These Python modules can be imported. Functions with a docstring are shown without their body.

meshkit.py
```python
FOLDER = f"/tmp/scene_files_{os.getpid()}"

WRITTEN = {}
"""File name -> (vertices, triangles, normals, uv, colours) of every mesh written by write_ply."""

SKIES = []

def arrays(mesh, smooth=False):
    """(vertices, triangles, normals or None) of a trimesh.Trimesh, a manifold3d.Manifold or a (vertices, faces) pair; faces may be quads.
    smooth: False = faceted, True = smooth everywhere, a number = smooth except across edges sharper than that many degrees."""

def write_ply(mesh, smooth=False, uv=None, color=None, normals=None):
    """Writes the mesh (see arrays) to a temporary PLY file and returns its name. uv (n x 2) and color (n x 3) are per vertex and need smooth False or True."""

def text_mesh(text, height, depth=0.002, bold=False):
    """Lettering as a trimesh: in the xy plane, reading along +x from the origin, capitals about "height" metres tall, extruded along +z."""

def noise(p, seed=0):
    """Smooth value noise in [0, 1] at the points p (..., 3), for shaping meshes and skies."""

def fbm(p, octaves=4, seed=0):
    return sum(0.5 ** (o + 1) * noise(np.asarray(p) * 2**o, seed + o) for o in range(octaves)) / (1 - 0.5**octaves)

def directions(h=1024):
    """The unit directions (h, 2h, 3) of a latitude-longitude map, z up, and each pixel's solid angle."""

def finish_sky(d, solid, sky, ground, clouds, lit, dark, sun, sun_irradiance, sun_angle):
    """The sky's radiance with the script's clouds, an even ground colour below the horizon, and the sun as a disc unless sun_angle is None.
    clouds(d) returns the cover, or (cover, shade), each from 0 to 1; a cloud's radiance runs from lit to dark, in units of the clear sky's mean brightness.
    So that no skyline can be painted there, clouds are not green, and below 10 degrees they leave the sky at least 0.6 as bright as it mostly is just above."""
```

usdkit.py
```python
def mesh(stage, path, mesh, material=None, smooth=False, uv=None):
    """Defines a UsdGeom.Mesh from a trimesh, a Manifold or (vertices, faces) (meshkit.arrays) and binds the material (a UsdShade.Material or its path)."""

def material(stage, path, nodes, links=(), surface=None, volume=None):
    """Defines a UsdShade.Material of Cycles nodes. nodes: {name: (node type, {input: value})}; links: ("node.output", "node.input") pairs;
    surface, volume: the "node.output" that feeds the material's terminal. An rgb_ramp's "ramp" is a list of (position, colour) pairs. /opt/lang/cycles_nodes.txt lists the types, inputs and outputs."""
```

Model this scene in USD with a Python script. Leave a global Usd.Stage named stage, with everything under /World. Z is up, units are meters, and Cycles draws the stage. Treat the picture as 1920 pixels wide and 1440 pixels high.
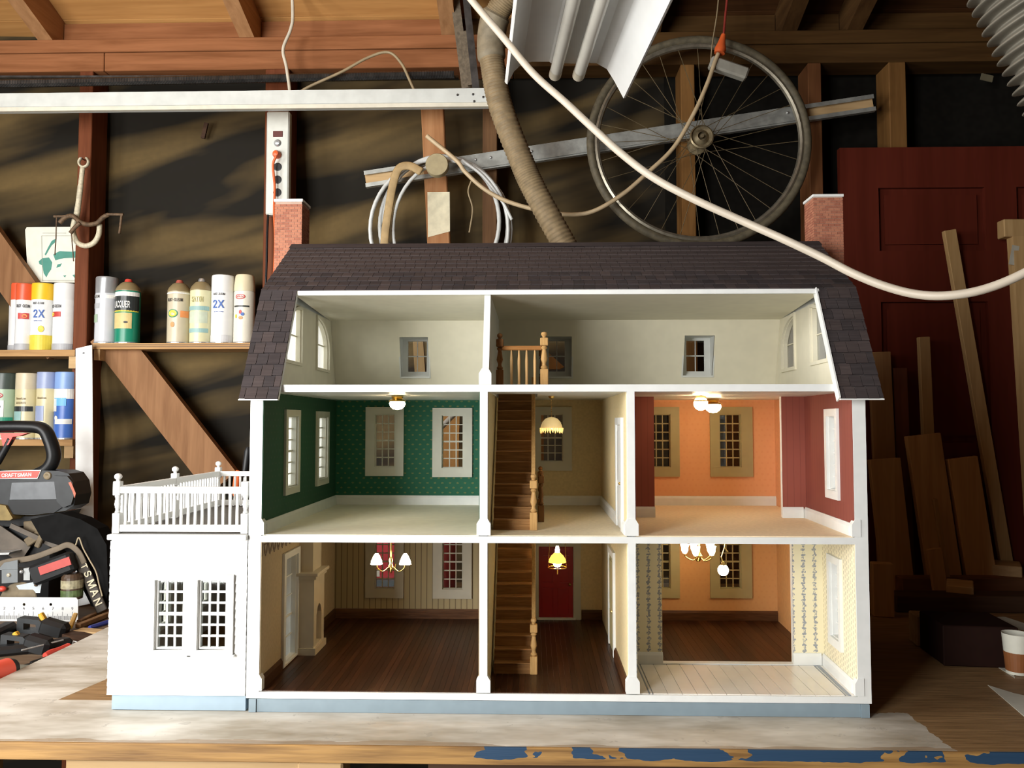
import math, random, numpy as np, trimesh, usdkit, meshkit
import shapely.geometry as sg
from shapely import affinity
from shapely.ops import unary_union
from pxr import Usd, UsdGeom, UsdLux, UsdShade, Gf, Sdf
random.seed(7); RNG = np.random.default_rng(7)
stage = Usd.Stage.CreateInMemory()
UsdGeom.Xform.Define(stage, '/World'); UsdGeom.Scope.Define(stage, '/World/Looks')

# ------------------------------------------------------------------ camera, light, exposure
F = 1500.0; CAM = np.array([0, -1.28, 1.365]); YAW = math.atan(39 / F); PITCH = math.atan(73 / F)
cam = UsdGeom.Camera.Define(stage, '/World/camera')
cam.AddTranslateOp().Set(Gf.Vec3d(*CAM)); cam.AddRotateZOp().Set(math.degrees(YAW)); cam.AddRotateXOp().Set(90 + math.degrees(PITCH))
cam.CreateHorizontalApertureAttr(36.0); cam.CreateFocalLengthAttr(36.0 * F / 1920); cam.CreateClippingRangeAttr(Gf.Vec2f(0.02, 100))
cam.CreateExposureAttr(0.0)
EXPO = 0.0
def rect_light(name, pos, rot, w, h, color, power):
    L = UsdLux.RectLight.Define(stage, '/World/' + name)
    L.AddTranslateOp().Set(Gf.Vec3d(*pos)); L.AddRotateXYZOp().Set(Gf.Vec3f(*rot))
    L.CreateWidthAttr(w); L.CreateHeightAttr(h); L.CreateColorAttr(Gf.Vec3f(*color)); L.CreateIntensityAttr(power)
    return L
# daylight standing in the open doorway, front left of the bench
rect_light('doorway_daylight', (-1.45, -2.06, 1.55), (90, 0, 0), .9, 1.7, (1.0, 1.0, 0.98), 22.0)
# daylight in the window of the left wall
rect_light('side_window_daylight', (-1.97, -.55, 1.66), (0, -90, 0), .9, .9, (1.0, 1.0, 0.98), 17.0)

# ------------------------------------------------------------------ pixel -> point on a real depth plane
_cy, _sy, _cp, _sp = math.cos(YAW), math.sin(YAW), math.cos(PITCH), math.sin(PITCH)
RIGHT = np.array([_cy, _sy, 0]); FWD = np.array([-_sy * _cp, _cy * _cp, _sp]); UP = np.cross(RIGHT, FWD)
def ray(px, py): return FWD + RIGHT * (px - 960) / F + UP * (720 - py) / F
def at(px, py, Y):
    d = ray(px, py); return CAM + d * (Y - CAM[1]) / d[1]
def atz(px, py, Z):
    d = ray(px, py); return CAM + d * (Z - CAM[2]) / d[2]
def atx(px, py, X):
    d = ray(px, py); return CAM + d * (X - CAM[0]) / d[0]

# ------------------------------------------------------------------ materials
class G:
    def __init__(s): s.n, s.l = {}, []
    def node(s, kind, **kw):
        name = f'n{len(s.n)}'; d = {}
        for k, v in kw.items():
            if isinstance(v, str) and v.startswith('@'): s.l.append((v[1:], f'{name}.{k}'))
            else: d[k] = v
        s.n[name] = (kind, d); return name
    def m(s, op, a, b=0.0, c=0.0): return '@' + s.node('math', math_type=op, value1=a, value2=b, value3=c) + '.value'
    def mix(s, fac, a, b, mode='mix'): return '@' + s.node('mix', mix_type=mode, fac=fac, color1=a, color2=b) + '.color'
    def pos(s, sx=1, sy=1, sz=1, rot=(0, 0, 0)):
        g = s.node('geometry'); return '@' + s.node('mapping', vector=f'@{g}.position', scale=(sx, sy, sz), rotation=rot) + '.vector'
    def xyz(s):
        g = s.node('geometry'); q = s.node('separate_xyz', vector=f'@{g}.position'); return f'@{q}.x', f'@{q}.y', f'@{q}.z'
    def noise(s, vec, scale, detail=3, rough=.5, dist=0.0): return '@' + s.node('noise_texture', vector=vec, scale=scale, detail=detail, roughness=rough, distortion=dist) + '.fac'
    def ramp(s, fac, stops): return '@' + s.node('rgb_ramp', fac=fac, ramp=stops) + '.color'
    def vary(s, col, amt=.25):
        o = s.node('object_info'); v = s.m('multiply_add', f'@{o}.random', amt, 1 - amt / 2)
        return '@' + s.node('hsv', color=col, value=v) + '.color'
    def done(s, name, col, rough=.5, bump=None, bstr=.2, bdist=.002, **kw):
        if bump is not None: kw['normal'] = '@' + s.node('bump', height=bump, strength=bstr, distance=bdist) + '.normal'
        p = s.node('principled_bsdf', base_color=col, roughness=rough, **kw)
        return usdkit.material(stage, '/World/Looks/' + name, s.n, s.l, surface=f'{p}.BSDF')
MATS = {}
def plain(name, col, rough=.5, grime=.12, scale=40, **kw):
    if name in MATS: return MATS[name]
    g = G(); f = g.noise(g.pos(), scale, 4)
    c = tuple(col); dk = tuple(x * (1 - grime) for x in c)
    MATS[name] = g.done(name, g.ramp(f, [(.35, dk), (.65, c)]), rough, **kw); return MATS[name]
def wood(name, dark, light, axis='x', scale=1.0, rough=.62, vary=.25, spec=.12, knots=0):
    if name in MATS: return MATS[name]
    g = G(); s = {'x': (2, 30, 30), 'y': (30, 2, 30), 'z': (30, 30, 2)}[axis]
    f = g.noise(g.pos(*[k * scale for k in s]), 1.5, 5, .6, .4); f2 = g.noise(g.pos(*[k * scale * .3 for k in s]), 1.5, 2)
    c = g.ramp(f, [(.3, dark), (.7, light)])
    c = g.mix(g.m('multiply', f2, .5), c, tuple(x * .75 for x in dark))
    MATS[name] = g.done(name, g.vary(c, vary) if vary else c, rough, bump=f, bstr=.15, bdist=.0015, specular_ior_level=spec); return MATS[name]
def emit(name, col, strength):
    if name in MATS: return MATS[name]
    g = G(); e = g.node('principled_bsdf', base_color=col, roughness=.4, emission_color=col, emission_strength=strength)
    MATS[name] = usdkit.material(stage, '/World/Looks/' + name, g.n, g.l, surface=f'{e}.BSDF'); return MATS[name]
def pane_mat(name, tint=(.95, .97, .96), haze=0.0, hazecol=(.9, .92, .92)):
    g = G(); fr = g.node('fresnel', IOR=1.45); t = g.node('transparent_bsdf', color=tint); gl = g.node('glossy_bsdf', color=(1, 1, 1), roughness=.03)
    c = g.node('mix_closure', fac=f'@{fr}.fac', closure1=f'@{t}.BSDF', closure2=f'@{gl}.BSDF')
    if haze:
        tr = g.node('translucent_bsdf', color=hazecol); c = g.node('mix_closure', fac=haze, closure1=f'@{c}.closure', closure2=f'@{tr}.BSDF')
    MATS[name] = usdkit.material(stage, '/World/Looks/' + name, g.n, g.l, surface=f'{c}.closure'); return MATS[name]

WHITE = plain('white_paint', (.80, .81, .78), .45, .05)
HWHITE = plain('house_trim_white', (.78, .80, .78), .4, .06)
CREAMW = plain('attic_wall_white', (.74, .695, .54), .7, .05)
BLUEGREY = plain('foundation_blue_grey', (.22, .29, .335), .5, .08)
BLACK = plain('black_plastic', (.010, .011, .012), .42, .3, specular_ior_level=.35)
DGREY = plain('charcoal_plastic', (.028, .031, .033), .45, .25, specular_ior_level=.35)
STEEL = plain('galvanised_steel', (.62, .64, .64), .38, .25, 60, metallic=.75)
ALU = plain('white_aluminium', (.84, .86, .85), .35, .04)
DSTEEL = plain('dark_steel', (.12, .12, .12), .4, .4, metallic=.8)
RUST = plain('rusty_iron', (.16, .10, .055), .7, .5, 120, metallic=.3)
BRASS = plain('polished_brass', (.85, .60, .20), .22, .1, metallic=1.0)
RED = plain('red_plastic', (.62, .06, .04), .4, .15)
ORANGE = plain('orange_plastic', (.75, .13, .03), .45, .1)
YELLOW = plain('amber_plastic', (.62, .34, .03), .45, .1)
STUDW = wood('stud_redwood', (.125, .036, .014), (.23, .072, .030), 'z')
STUDX = wood('plate_redwood', (.20, .075, .028), (.36, .15, .065), 'x')
RAFT = wood('rafter_fir', (.30, .15, .065), (.48, .26, .12), 'y')
DECK = wood('roof_plank_fir', (.46, .22, .07), (.66, .35, .12), 'x')
FIR = wood('pale_fir', (.42, .27, .13), (.60, .42, .22), 'x')
FIRZ = wood('pale_fir_upright', (.20, .125, .055), (.36, .24, .115), 'z')
DWOODZ = wood('brown_board_upright', (.16, .085, .04), (.28, .16, .075), 'z')
PLY = wood('plywood_edge', (.46, .27, .10), (.68, .45, .20), 'x', 2.0)
DARKWOOD = wood('dark_scrap_wood', (.045, .024, .016), (.09, .05, .03), 'x')
OAK = wood('stair_oak', (.20, .09, .03), (.40, .21, .085), 'x', 8, .45)
OAKL = wood('stair_maple', (.55, .33, .13), (.72, .48, .22), 'z', 8, .4)
WALNUT = wood('dark_floor_strip', (.026, .008, .003), (.075, .026, .009), 'y', 8, .36, .7, .3)
WALNUTX = wood('dark_baseboard_wood', (.06, .026, .012), (.14, .065, .03), 'x', 8, .4)
PANE = pane_mat('window_pane')
HAZY = pane_mat('hazy_window_pane', haze=.30, hazecol=(.93, .94, .93))

# ------------------------------------------------------------------ mesh helpers
def T(v, f): return trimesh.Trimesh(np.asarray(v, float), np.asarray(f, int), process=False)
BF = np.array([[0, 2, 1], [0, 3, 2], [4, 5, 6], [4, 6, 7], [0, 1, 5], [0, 5, 4], [1, 2, 6], [1, 6, 5], [2, 3, 7], [2, 7, 6], [3, 0, 4], [3, 4, 7]])
def hexa(p): return T(p, BF)     # 4 bottom (ccw from above) then 4 top
def bx(x0, x1, y0, y1, z0, z1, b=0):
    if b <= 0:
        return hexa([(x0, y0, z0), (x1, y0, z0), (x1, y1, z0), (x0, y1, z0), (x0, y0, z1), (x1, y0, z1), (x1, y1, z1), (x0, y1, z1)])
    b = min(b, .49 * min(x1 - x0, y1 - y0, z1 - z0)); pts = []
    for X, sx in ((x0, 1), (x1, -1)):
        for Y, sy in ((y0, 1), (y1, -1)):
            for Z, sz in ((z0, 1), (z1, -1)):
                pts += [(X, Y + sy * b, Z + sz * b), (X + sx * b, Y, Z + sz * b), (X + sx * b, Y + sy * b, Z)]
    return trimesh.convex.convex_hull(np.array(pts))
def cat(*ms):
    ms = [m for k in ms for m in (k if isinstance(k, (list, tuple)) else [k])]
    return trimesh.util.concatenate([T(m.vertices, m.faces) for m in ms])
def mv(m, dx=0, dy=0, dz=0): m = m.copy(); m.apply_translation((dx, dy, dz)); return m
def rot(m, deg, axis, point=(0, 0, 0)):
    m = m.copy(); m.apply_transform(trimesh.transformations.rotation_matrix(math.radians(deg), axis, point)); return m
def prism(poly, axis, lo, hi):
    """axis 'y': polygon in (x,z); 'x': polygon in (y,z); 'z': polygon in (x,y)."""
    poly = poly if isinstance(poly, (sg.Polygon, sg.MultiPolygon)) else sg.Polygon(poly)
    ms = [trimesh.creation.extrude_polygon(q, hi - lo, engine='earcut') for q in getattr(poly, 'geoms', [poly])]
    m = cat(ms); v = m.vertices; w = v[:, 2] + lo
    if axis == 'y': nv = np.c_[v[:, 0], w, v[:, 1]]; flip = True
    elif axis == 'x': nv = np.c_[w, v[:, 0], v[:, 1]]; flip = False
    else: nv = np.c_[v[:, 0], v[:, 1], w]; flip = False
    return T(nv, m.faces[:, ::-1] if flip else m.faces)
def smooth_path(pts, n=8):
    p = np.asarray(pts, float); q = np.vstack([2 * p[0] - p[1], p, 2 * p[-1] - p[-2]]); out = []
    for i in range(1, len(q) - 2):
        for t in np.arange(n) / n:
            a, b, c, d = q[i - 1], q[i], q[i + 1], q[i + 2]
            out.append(.5 * (2 * b + (c - a) * t + (2 * a - 5 * b + 4 * c - d) * t * t + (3 * b - a - 3 * c + d) * t ** 3))
    return np.array(out + [p[-1]])
def tube(pts, r, sides=10, n=8, smooth=True, closed=False, ell=None, upv=None):
    p = smooth_path(pts, n) if smooth else np.asarray(pts, float)
    t = np.gradient(p, axis=0)
    if closed: t = np.roll(p, -1, 0) - np.roll(p, 1, 0)
    t /= np.linalg.norm(t, axis=1, keepdims=True) + 1e-12
    a = np.cross(t[0], [0, 0, 1] if abs(t[0][2]) < .9 else [1, 0, 0]) if upv is None else np.cross(t[0], upv); A = []
    for k in range(len(p)):
        a = a - t[k] * (a @ t[k]); a = a / np.linalg.norm(a); A.append(a)
    A = np.array(A); B = np.cross(t, A); R = np.broadcast_to(np.asarray(r, float), (len(p),))
    th = np.arange(sides) / sides * 2 * np.pi; e = ell or (1, 1)
    v = p[:, None] + R[:, None, None] * (e[0] * np.cos(th)[None, :, None] * A[:, None] + e[1] * np.sin(th)[None, :, None] * B[:, None])
    f = []; K = len(p)
    for i in range(K if closed else K - 1):
        for j in range(sides):
            a0, a1, b0, b1 = i * sides + j, i * sides + (j + 1) % sides, ((i + 1) % K) * sides + j, ((i + 1) % K) * sides + (j + 1) % sides
            f += [(a0, a1, b1), (a0, b1, b0)]
    v = v.reshape(-1, 3)
    if not closed:
        c0, c1 = len(v), len(v) + 1; v = np.vstack([v, p[0], p[-1]])
        for j in range(sides): f += [(c0, (j + 1) % sides, j), (c1, (K - 1) * sides + j, (K - 1) * sides + (j + 1) % sides)]
    return T(v, f)
def lathe(prof, n=24, c=(0, 0, 0), axis='z'):
    pr = np.asarray(prof, float); th = np.arange(n) / n * 2 * np.pi
    v = np.stack([pr[:, None, 0] * np.cos(th), pr[:, None, 0] * np.sin(th), np.broadcast_to(pr[:, None, 1], (len(pr), n))], -1).reshape(-1, 3); f = []
    for i in range(len(pr) - 1):
        for j in range(n):
            a0, a1, b0, b1 = i * n + j, i * n + (j + 1) % n, (i + 1) * n + j, (i + 1) * n + (j + 1) % n
            f += [(a0, a1, b1), (a0, b1, b0)]
    m = T(v, f)
    if axis == 'y': m = T(np.c_[m.vertices[:, 0], m.vertices[:, 2], m.vertices[:, 1]], m.faces[:, ::-1])
    if axis == 'x': m = T(np.c_[m.vertices[:, 2], m.vertices[:, 0], m.vertices[:, 1]], m.faces)
    m.apply_translation(c); return m
def cyl(p0, p1, r, sides=12): return tube([p0, p1], r, sides, smooth=False)
def board(p0, p1, width, thick, facing=(0, -1, 0), b=0):
    """A plank from p0 to p1; its wide face looks along `facing`."""
    p0, p1 = np.asarray(p0, float), np.asarray(p1, float); t = p1 - p0; L = np.linalg.norm(t); t /= L
    nrm = np.asarray(facing, float); nrm = nrm - t * (nrm @ t); nrm /= np.linalg.norm(nrm); s = np.cross(t, nrm)
    m = bx(-width / 2, width / 2, -thick / 2, thick / 2, 0, L, b)
    M = np.eye(4); M[:3, 0], M[:3, 1], M[:3, 2], M[:3, 3] = s, -nrm, t, p0
    if np.linalg.det(M[:3, :3]) < 0: M[:3, 0] *= -1
    m.apply_transform(M); return m
def ball(c, r, sub=2, s=(1, 1, 1)):
    m = trimesh.creation.icosphere(sub, 1.0); m.apply_scale(np.array(s) * r); m.apply_translation(c); return m

# ------------------------------------------------------------------ scene-tree helpers
USED = {}
def numbered(parent, name):
    k = (parent, name); i = USED.get(k, -1) + 1; USED[k] = i
    return name if i == 0 else f'{name}_{i:03d}'
def path_of(p): return p if isinstance(p, str) else str(p.GetPath())
def tag(prim, label=None, cat_=None, group=None, kind=None):
    for k, v in (('label', label), ('category', cat_), ('group', group), ('kind', kind)):
        if v: prim.SetCustomDataByKey(k, v)
    return prim
def thing(name, label, cat_, group=None, kind=None):
    x = UsdGeom.Xform.Define(stage, '/World/' + numbered('/World', name)).GetPrim(); return tag(x, label, cat_, group, kind)
def part(parent, name, mesh, mat, smooth=False, label=None, kind=None):
    pp = path_of(parent)
    if pp.startswith('/World/dollhouse') and not pp.startswith('/World/dollhouse_wing') and not name.startswith(('roof', 'shingle', 'upper_sh', 'rear_sh', 'ridge', 'eave', 'chimney', 'brick')):
        mesh = T(*meshkit.arrays(mesh)[:2]); v = mesh.vertices     # the right end of the little house is built a touch out of square
        mesh = T(np.c_[v[:, 0] + np.clip((v[:, 0] - .462) / .04, 0, 1) * np.clip(v[:, 1], 0, 1) * .045, v[:, 1:]], mesh.faces)
    m = usdkit.mesh(stage, pp + '/' + numbered(pp, name), mesh, mat, smooth).GetPrim(); return tag(m, label, kind=kind)
def single(name, mesh, mat, label, cat_, smooth=False, group=None, kind=None):
    m = usdkit.mesh(stage, '/World/' + numbered('/World', name), mesh, mat, smooth).GetPrim(); return tag(m, label, cat_, group, kind)
def sub(parent, name):
    pp = path_of(parent); return UsdGeom.Xform.Define(stage, pp + '/' + numbered(pp, name)).GetPrim()
def text_on(parent, s, height, org, u, v, mat, name='lettering', depth=.0006, bold=False, bend=None, width=None):
    m = meshkit.text_mesh(s, height, depth, bold); w = m.bounds[1][0] - m.bounds[0][0]
    P = m.vertices.copy(); P[:, 0] -= m.bounds[0][0]
    if width: P[:, 0] *= width / w
    u, v = np.asarray(u, float), np.asarray(v, float); n = np.cross(u, v)
    m = T(np.asarray(org) + P[:, :1] * u + P[:, 1:2] * v + P[:, 2:] * n, m.faces)
    return part(parent, name, m, mat)


# ================================================================== THE GARAGE (setting)
def struct(name, mesh=None, mat=None):
    p = single(name, mesh, mat, None, None) if mesh is not None else UsdGeom.Xform.Define(stage, '/World/' + name).GetPrim()
    p.SetCustomDataByKey('kind', 'structure'); return p
CONC = plain('concrete_floor', (.20, .19, .175), .8, .3, 6)
ROUGHW = wood('rough_wall_board', (.14, .08, .045), (.24, .14, .08), 'z')
struct('floor', bx(-1.95, 2.9, -2.0, 1.25, -.05, 0), CONC)
struct('wall_left', cat(bx(-2.0, -1.95, -2.1, -1.0, 0, 3.6), bx(-2.0, -1.95, -.1, 1.25, 0, 3.6), bx(-2.0, -1.95, -1.0, -.1, 0, 1.2), bx(-2.0, -1.95, -1.0, -.1, 2.12, 3.6)), ROUGHW)
struct('wall_right', bx(2.9, 2.95, -2.1, 1.25, 0, 3.6), ROUGHW)
struct('wall_front', cat(bx(-1.95, -1.9, -2.1, -2.0, 0, 3.6), bx(-.94, 2.9, -2.1, -2.0, 0, 3.6), bx(-1.9, -.94, -2.1, -2.0, 2.42, 3.6)), ROUGHW)
# back wall: black building paper bellying between redwood studs
WB = struct('wall_back')
YS, YP = 1.08, 1.19
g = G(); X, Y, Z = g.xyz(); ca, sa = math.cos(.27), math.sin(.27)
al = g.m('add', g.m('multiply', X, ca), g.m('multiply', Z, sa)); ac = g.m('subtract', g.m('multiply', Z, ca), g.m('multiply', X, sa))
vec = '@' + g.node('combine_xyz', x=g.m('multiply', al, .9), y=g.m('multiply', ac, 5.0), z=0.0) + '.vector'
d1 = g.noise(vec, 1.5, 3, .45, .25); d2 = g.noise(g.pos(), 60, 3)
c1 = g.ramp(d1, [(.42, (.013, .0112, .008)), (.72, (.165, .110, .042))])  # dusty brown streaks also paint in the light caught by the folds
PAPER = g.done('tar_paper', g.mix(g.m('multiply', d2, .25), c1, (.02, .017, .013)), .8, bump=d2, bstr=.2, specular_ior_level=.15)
PAPER2 = plain('black_felt_paper', (.010, .009, .007), .85, .3, 50, specular_ior_level=.1)  # darker right-hand copy of the paper, the shade there put into its colour
nx, nz = 190, 110; gx, gz = np.meshgrid(np.linspace(-1.95, 2.9, nx), np.linspace(0, 2.6, nz), indexing='ij')
q = np.stack([(gx * math.cos(.27) + gz * math.sin(.27)) * 1.1, (gz * math.cos(.27) - gx * math.sin(.27)) * 5.5, 0 * gx], -1)
gy = YP - .05 * (meshkit.fbm(q, 2, 3) - .35)
idx = np.arange(nx * nz).reshape(nx, nz)
fq = np.stack([idx[:-1, :-1], idx[1:, :-1], idx[1:, 1:], idx[:-1, 1:]], -1).reshape(-1, 4)
pv = np.stack([gx, gy, gz], -1).reshape(-1, 3); right_ = gx.reshape(-1)[fq[:, 0]] > .40
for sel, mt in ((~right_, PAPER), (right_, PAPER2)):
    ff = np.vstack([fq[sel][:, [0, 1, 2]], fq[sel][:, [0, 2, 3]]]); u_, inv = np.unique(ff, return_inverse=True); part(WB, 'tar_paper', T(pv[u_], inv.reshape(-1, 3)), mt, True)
part(WB, 'sheathing', bx(-1.95, 2.9, 1.24, 1.27, 0, 2.7), ROUGHW)
ZP0, ZP1, ZP2 = at(200, 133, YS)[2], at(200, 98, YS)[2], at(200, 74, YS)[2]
part(WB, 'wall_plate', bx(-1.95, -1.309, YS, YS + .09, ZP0, ZP1 - .001, .002), STUDX)
OLDX = wood('plate_old_brown', (.055, .026, .008), (.11, .056, .018), 'x')  # right-hand plates and blocking: shade mixed into the wood colour
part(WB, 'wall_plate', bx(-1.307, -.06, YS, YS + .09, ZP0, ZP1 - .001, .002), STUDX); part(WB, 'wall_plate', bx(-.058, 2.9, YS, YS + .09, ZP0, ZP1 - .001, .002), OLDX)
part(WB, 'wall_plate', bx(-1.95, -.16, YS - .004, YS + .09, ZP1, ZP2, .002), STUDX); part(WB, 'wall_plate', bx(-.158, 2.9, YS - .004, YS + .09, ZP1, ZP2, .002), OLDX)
DSTUD = wood('stud_dark', (.09, .045, .022), (.19, .10, .045), 'z')
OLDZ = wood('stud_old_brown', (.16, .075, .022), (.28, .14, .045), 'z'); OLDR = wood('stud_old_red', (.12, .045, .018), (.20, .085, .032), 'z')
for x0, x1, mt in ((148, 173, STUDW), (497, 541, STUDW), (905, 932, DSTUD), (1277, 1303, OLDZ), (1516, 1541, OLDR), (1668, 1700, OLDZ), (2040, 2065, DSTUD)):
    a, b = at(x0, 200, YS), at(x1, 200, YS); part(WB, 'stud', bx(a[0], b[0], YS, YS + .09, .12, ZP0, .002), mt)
a = at(143, 560, YS)[0]; part(WB, 'sole_plate', bx(-1.95, 2.9, YS, YS + .09, 0, .12), STUDX)
BRACE = wood('brace_fir', (.20, .095, .042), (.34, .18, .085), 'z', 1.2)
# diagonal let-in braces
part(WB, 'diagonal_brace', board(at(205, 640, YS + .02) + [-.01, 0, .03], at(420, 905, YS + .02), .105, .028), BRACE)
part(WB, 'diagonal_brace', board(at(-40, 428, YS + .03), at(120, 655, YS + .03), .105, .028), BRACE)
a0, a1 = at(811, 200, YS - .014), at(826, 470, YS - .014)
part(WB, 'wall_cleat', board(a1 - (a1 - a0) * .06 + [0, 0, -.06], a0, .068, .026, b=.003), wood('cleat_redwood', (.34, .15, .06), (.50, .26, .12), 'z'))
pz0, pz1 = at(820, 358, YS - .03), at(824, 443, YS - .03)
part(WB, 'paint_patch', prism(affinity.translate(sg.Polygon([(-.033, 0), (.033, 0), (.0345, -.118), (-.031, -.135), (-.032, -.06)]), at(820, 360, YS - .0285)[0] + .0035, at(820, 360, YS - .0285)[2]), 'y', YS - .0285, YS - .0272), plain('cream_paint', (.70, .64, .45), .6, .2))
# torn hole in the paper
h = at(384, 245, 1.15); part(WB, 'torn_paper_flap', rot(bx(-.006, .006, -.004, .004, -.025, .025), 12, (0, 1, 0)), DARKWOOD)
pf = stage.GetPrimAtPath('/World/wall_back/torn_paper_flap'); UsdGeom.Xformable(pf).AddTranslateOp().Set(Gf.Vec3d(*h))
# roof: rafters, blocking and planks, rising towards the viewer
CL = struct('ceiling'); SL = .34; ZD = ZP2 + .075; YD = 1.17
def deck_z(y): return ZD + SL * (YD - y)
OLDD = wood('roof_plank_old_brown', (.05, .02, .007), (.095, .04, .014), 'x')  # planks on the right, darkened in colour to stand for dimmer light
k = 0; yk = YD + .1
while yk > -2.1:
    y0 = yk - .138
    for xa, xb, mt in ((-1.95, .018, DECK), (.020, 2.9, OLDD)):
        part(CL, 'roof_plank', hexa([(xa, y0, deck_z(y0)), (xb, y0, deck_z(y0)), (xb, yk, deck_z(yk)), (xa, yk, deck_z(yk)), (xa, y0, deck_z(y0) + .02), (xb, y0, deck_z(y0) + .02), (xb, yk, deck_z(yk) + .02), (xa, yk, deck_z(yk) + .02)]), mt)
    yk -= .141
OLDY = wood('rafter_old_brown', (.06, .028, .010), (.115, .058, .02), 'y')  # darker copy of the rafter wood, with right-side shade painted in
rx = [at(x, 73, YS)[0] for x in (85, 463, 842, 1224, 1480, 1603, 1985)]
for i, x in enumerate(rx):
    w = .023; y1, y0 = 1.2, -2.0; dz = .125
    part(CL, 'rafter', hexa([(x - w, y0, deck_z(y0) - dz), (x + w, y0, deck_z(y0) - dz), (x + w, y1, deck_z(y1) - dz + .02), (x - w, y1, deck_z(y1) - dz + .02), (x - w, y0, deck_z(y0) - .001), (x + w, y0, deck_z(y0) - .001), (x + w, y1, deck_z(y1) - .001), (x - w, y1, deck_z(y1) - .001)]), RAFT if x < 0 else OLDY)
    if i < len(rx) - 1: part(CL, 'blocking', bx(x + w + .002, rx[i + 1] - w - .002, 1.135, 1.165, ZP2 - .002, deck_z(1.15) - .004), STUDX if x < -.3 else OLDX)

# ================================================================== WORKBENCH
ZB = .908
g = G(); n1 = g.noise(g.pos(1, 3, 1), 5, 4, .6); n2 = g.noise(g.pos(2, 30, 2), 6, 4); n3 = g.noise(g.pos(), 35, 3, .7)
wood_c = g.ramp(n2, [(.3, (.19, .11, .045)), (.7, (.36, .22, .10))])
paint = g.ramp(n1, [(.3, (.33, .285, .21)), (.66, (.72, .69, .62))]); paint = g.mix(g.m('multiply', g.m('greater_than', n3, .66), .35), paint, (.30, .27, .23))
X, Y, Z = g.xyz()
# bare wood: right of a slanting paint line, a bare triangle by the left end, and worn front edge
e1 = g.m('add', X, g.m('multiply', n3, .02)); bare = g.m('maximum', g.m('greater_than', e1, .598), g.m('multiply', g.m('greater_than', e1, .53), g.m('greater_than', g.m('add', Y, g.m('multiply', n3, .03)), .035)))
e2 = g.m('subtract', Y, g.m('multiply', g.m('add', X, .784), 4.6)); tri = g.m('multiply', g.m('less_than', e2, .051), g.m('greater_than', Y, .046))
tri = g.m('multiply', tri, g.m('less_than', X, -.55)); tri = g.m('multiply', tri, g.m('less_than', Y, .22))
front = g.m('multiply', g.m('less_than', g.m('add', Y, g.m('multiply', n1, .05)), -.092), .55)
fac = g.m('maximum', g.m('maximum', bare, tri), front)
TOP = g.done('bench_paint_grey', g.mix(fac, paint, wood_c), .5, bump=n2, bstr=.1)
g = G(); v = g.pos(3, 3, 60); f = g.noise(v, 2, 3, .6); f2 = g.noise(g.pos(9, 1, 16), 1.6, 3, .55)
c = g.ramp(f, [(.3, (.17, .085, .025)), (.65, (.40, .225, .07))])
X, Y, Z = g.xyz(); bl = g.m('multiply', g.m('greater_than', f2, .475), g.m('multiply', g.m('greater_than', X, -.11), g.m('greater_than', g.m('add', Z, g.m('multiply', f2, .02)), .905)))
EDGE = g.done('bench_edge_ply_blue', g.mix(bl, c, (.018, .055, .115)), .6, bump=f, bstr=.3)
W = thing('workbench', 'plywood workbench with grey painted top carrying the dollhouse', 'workbench')
yf = atz(960, 1401, ZB)[1]; g3 = .004
part(W, 'bench_top', bx(-.955, 1.62, yf + .002, 1.04, ZB - .021, ZB, .002), TOP)
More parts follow.
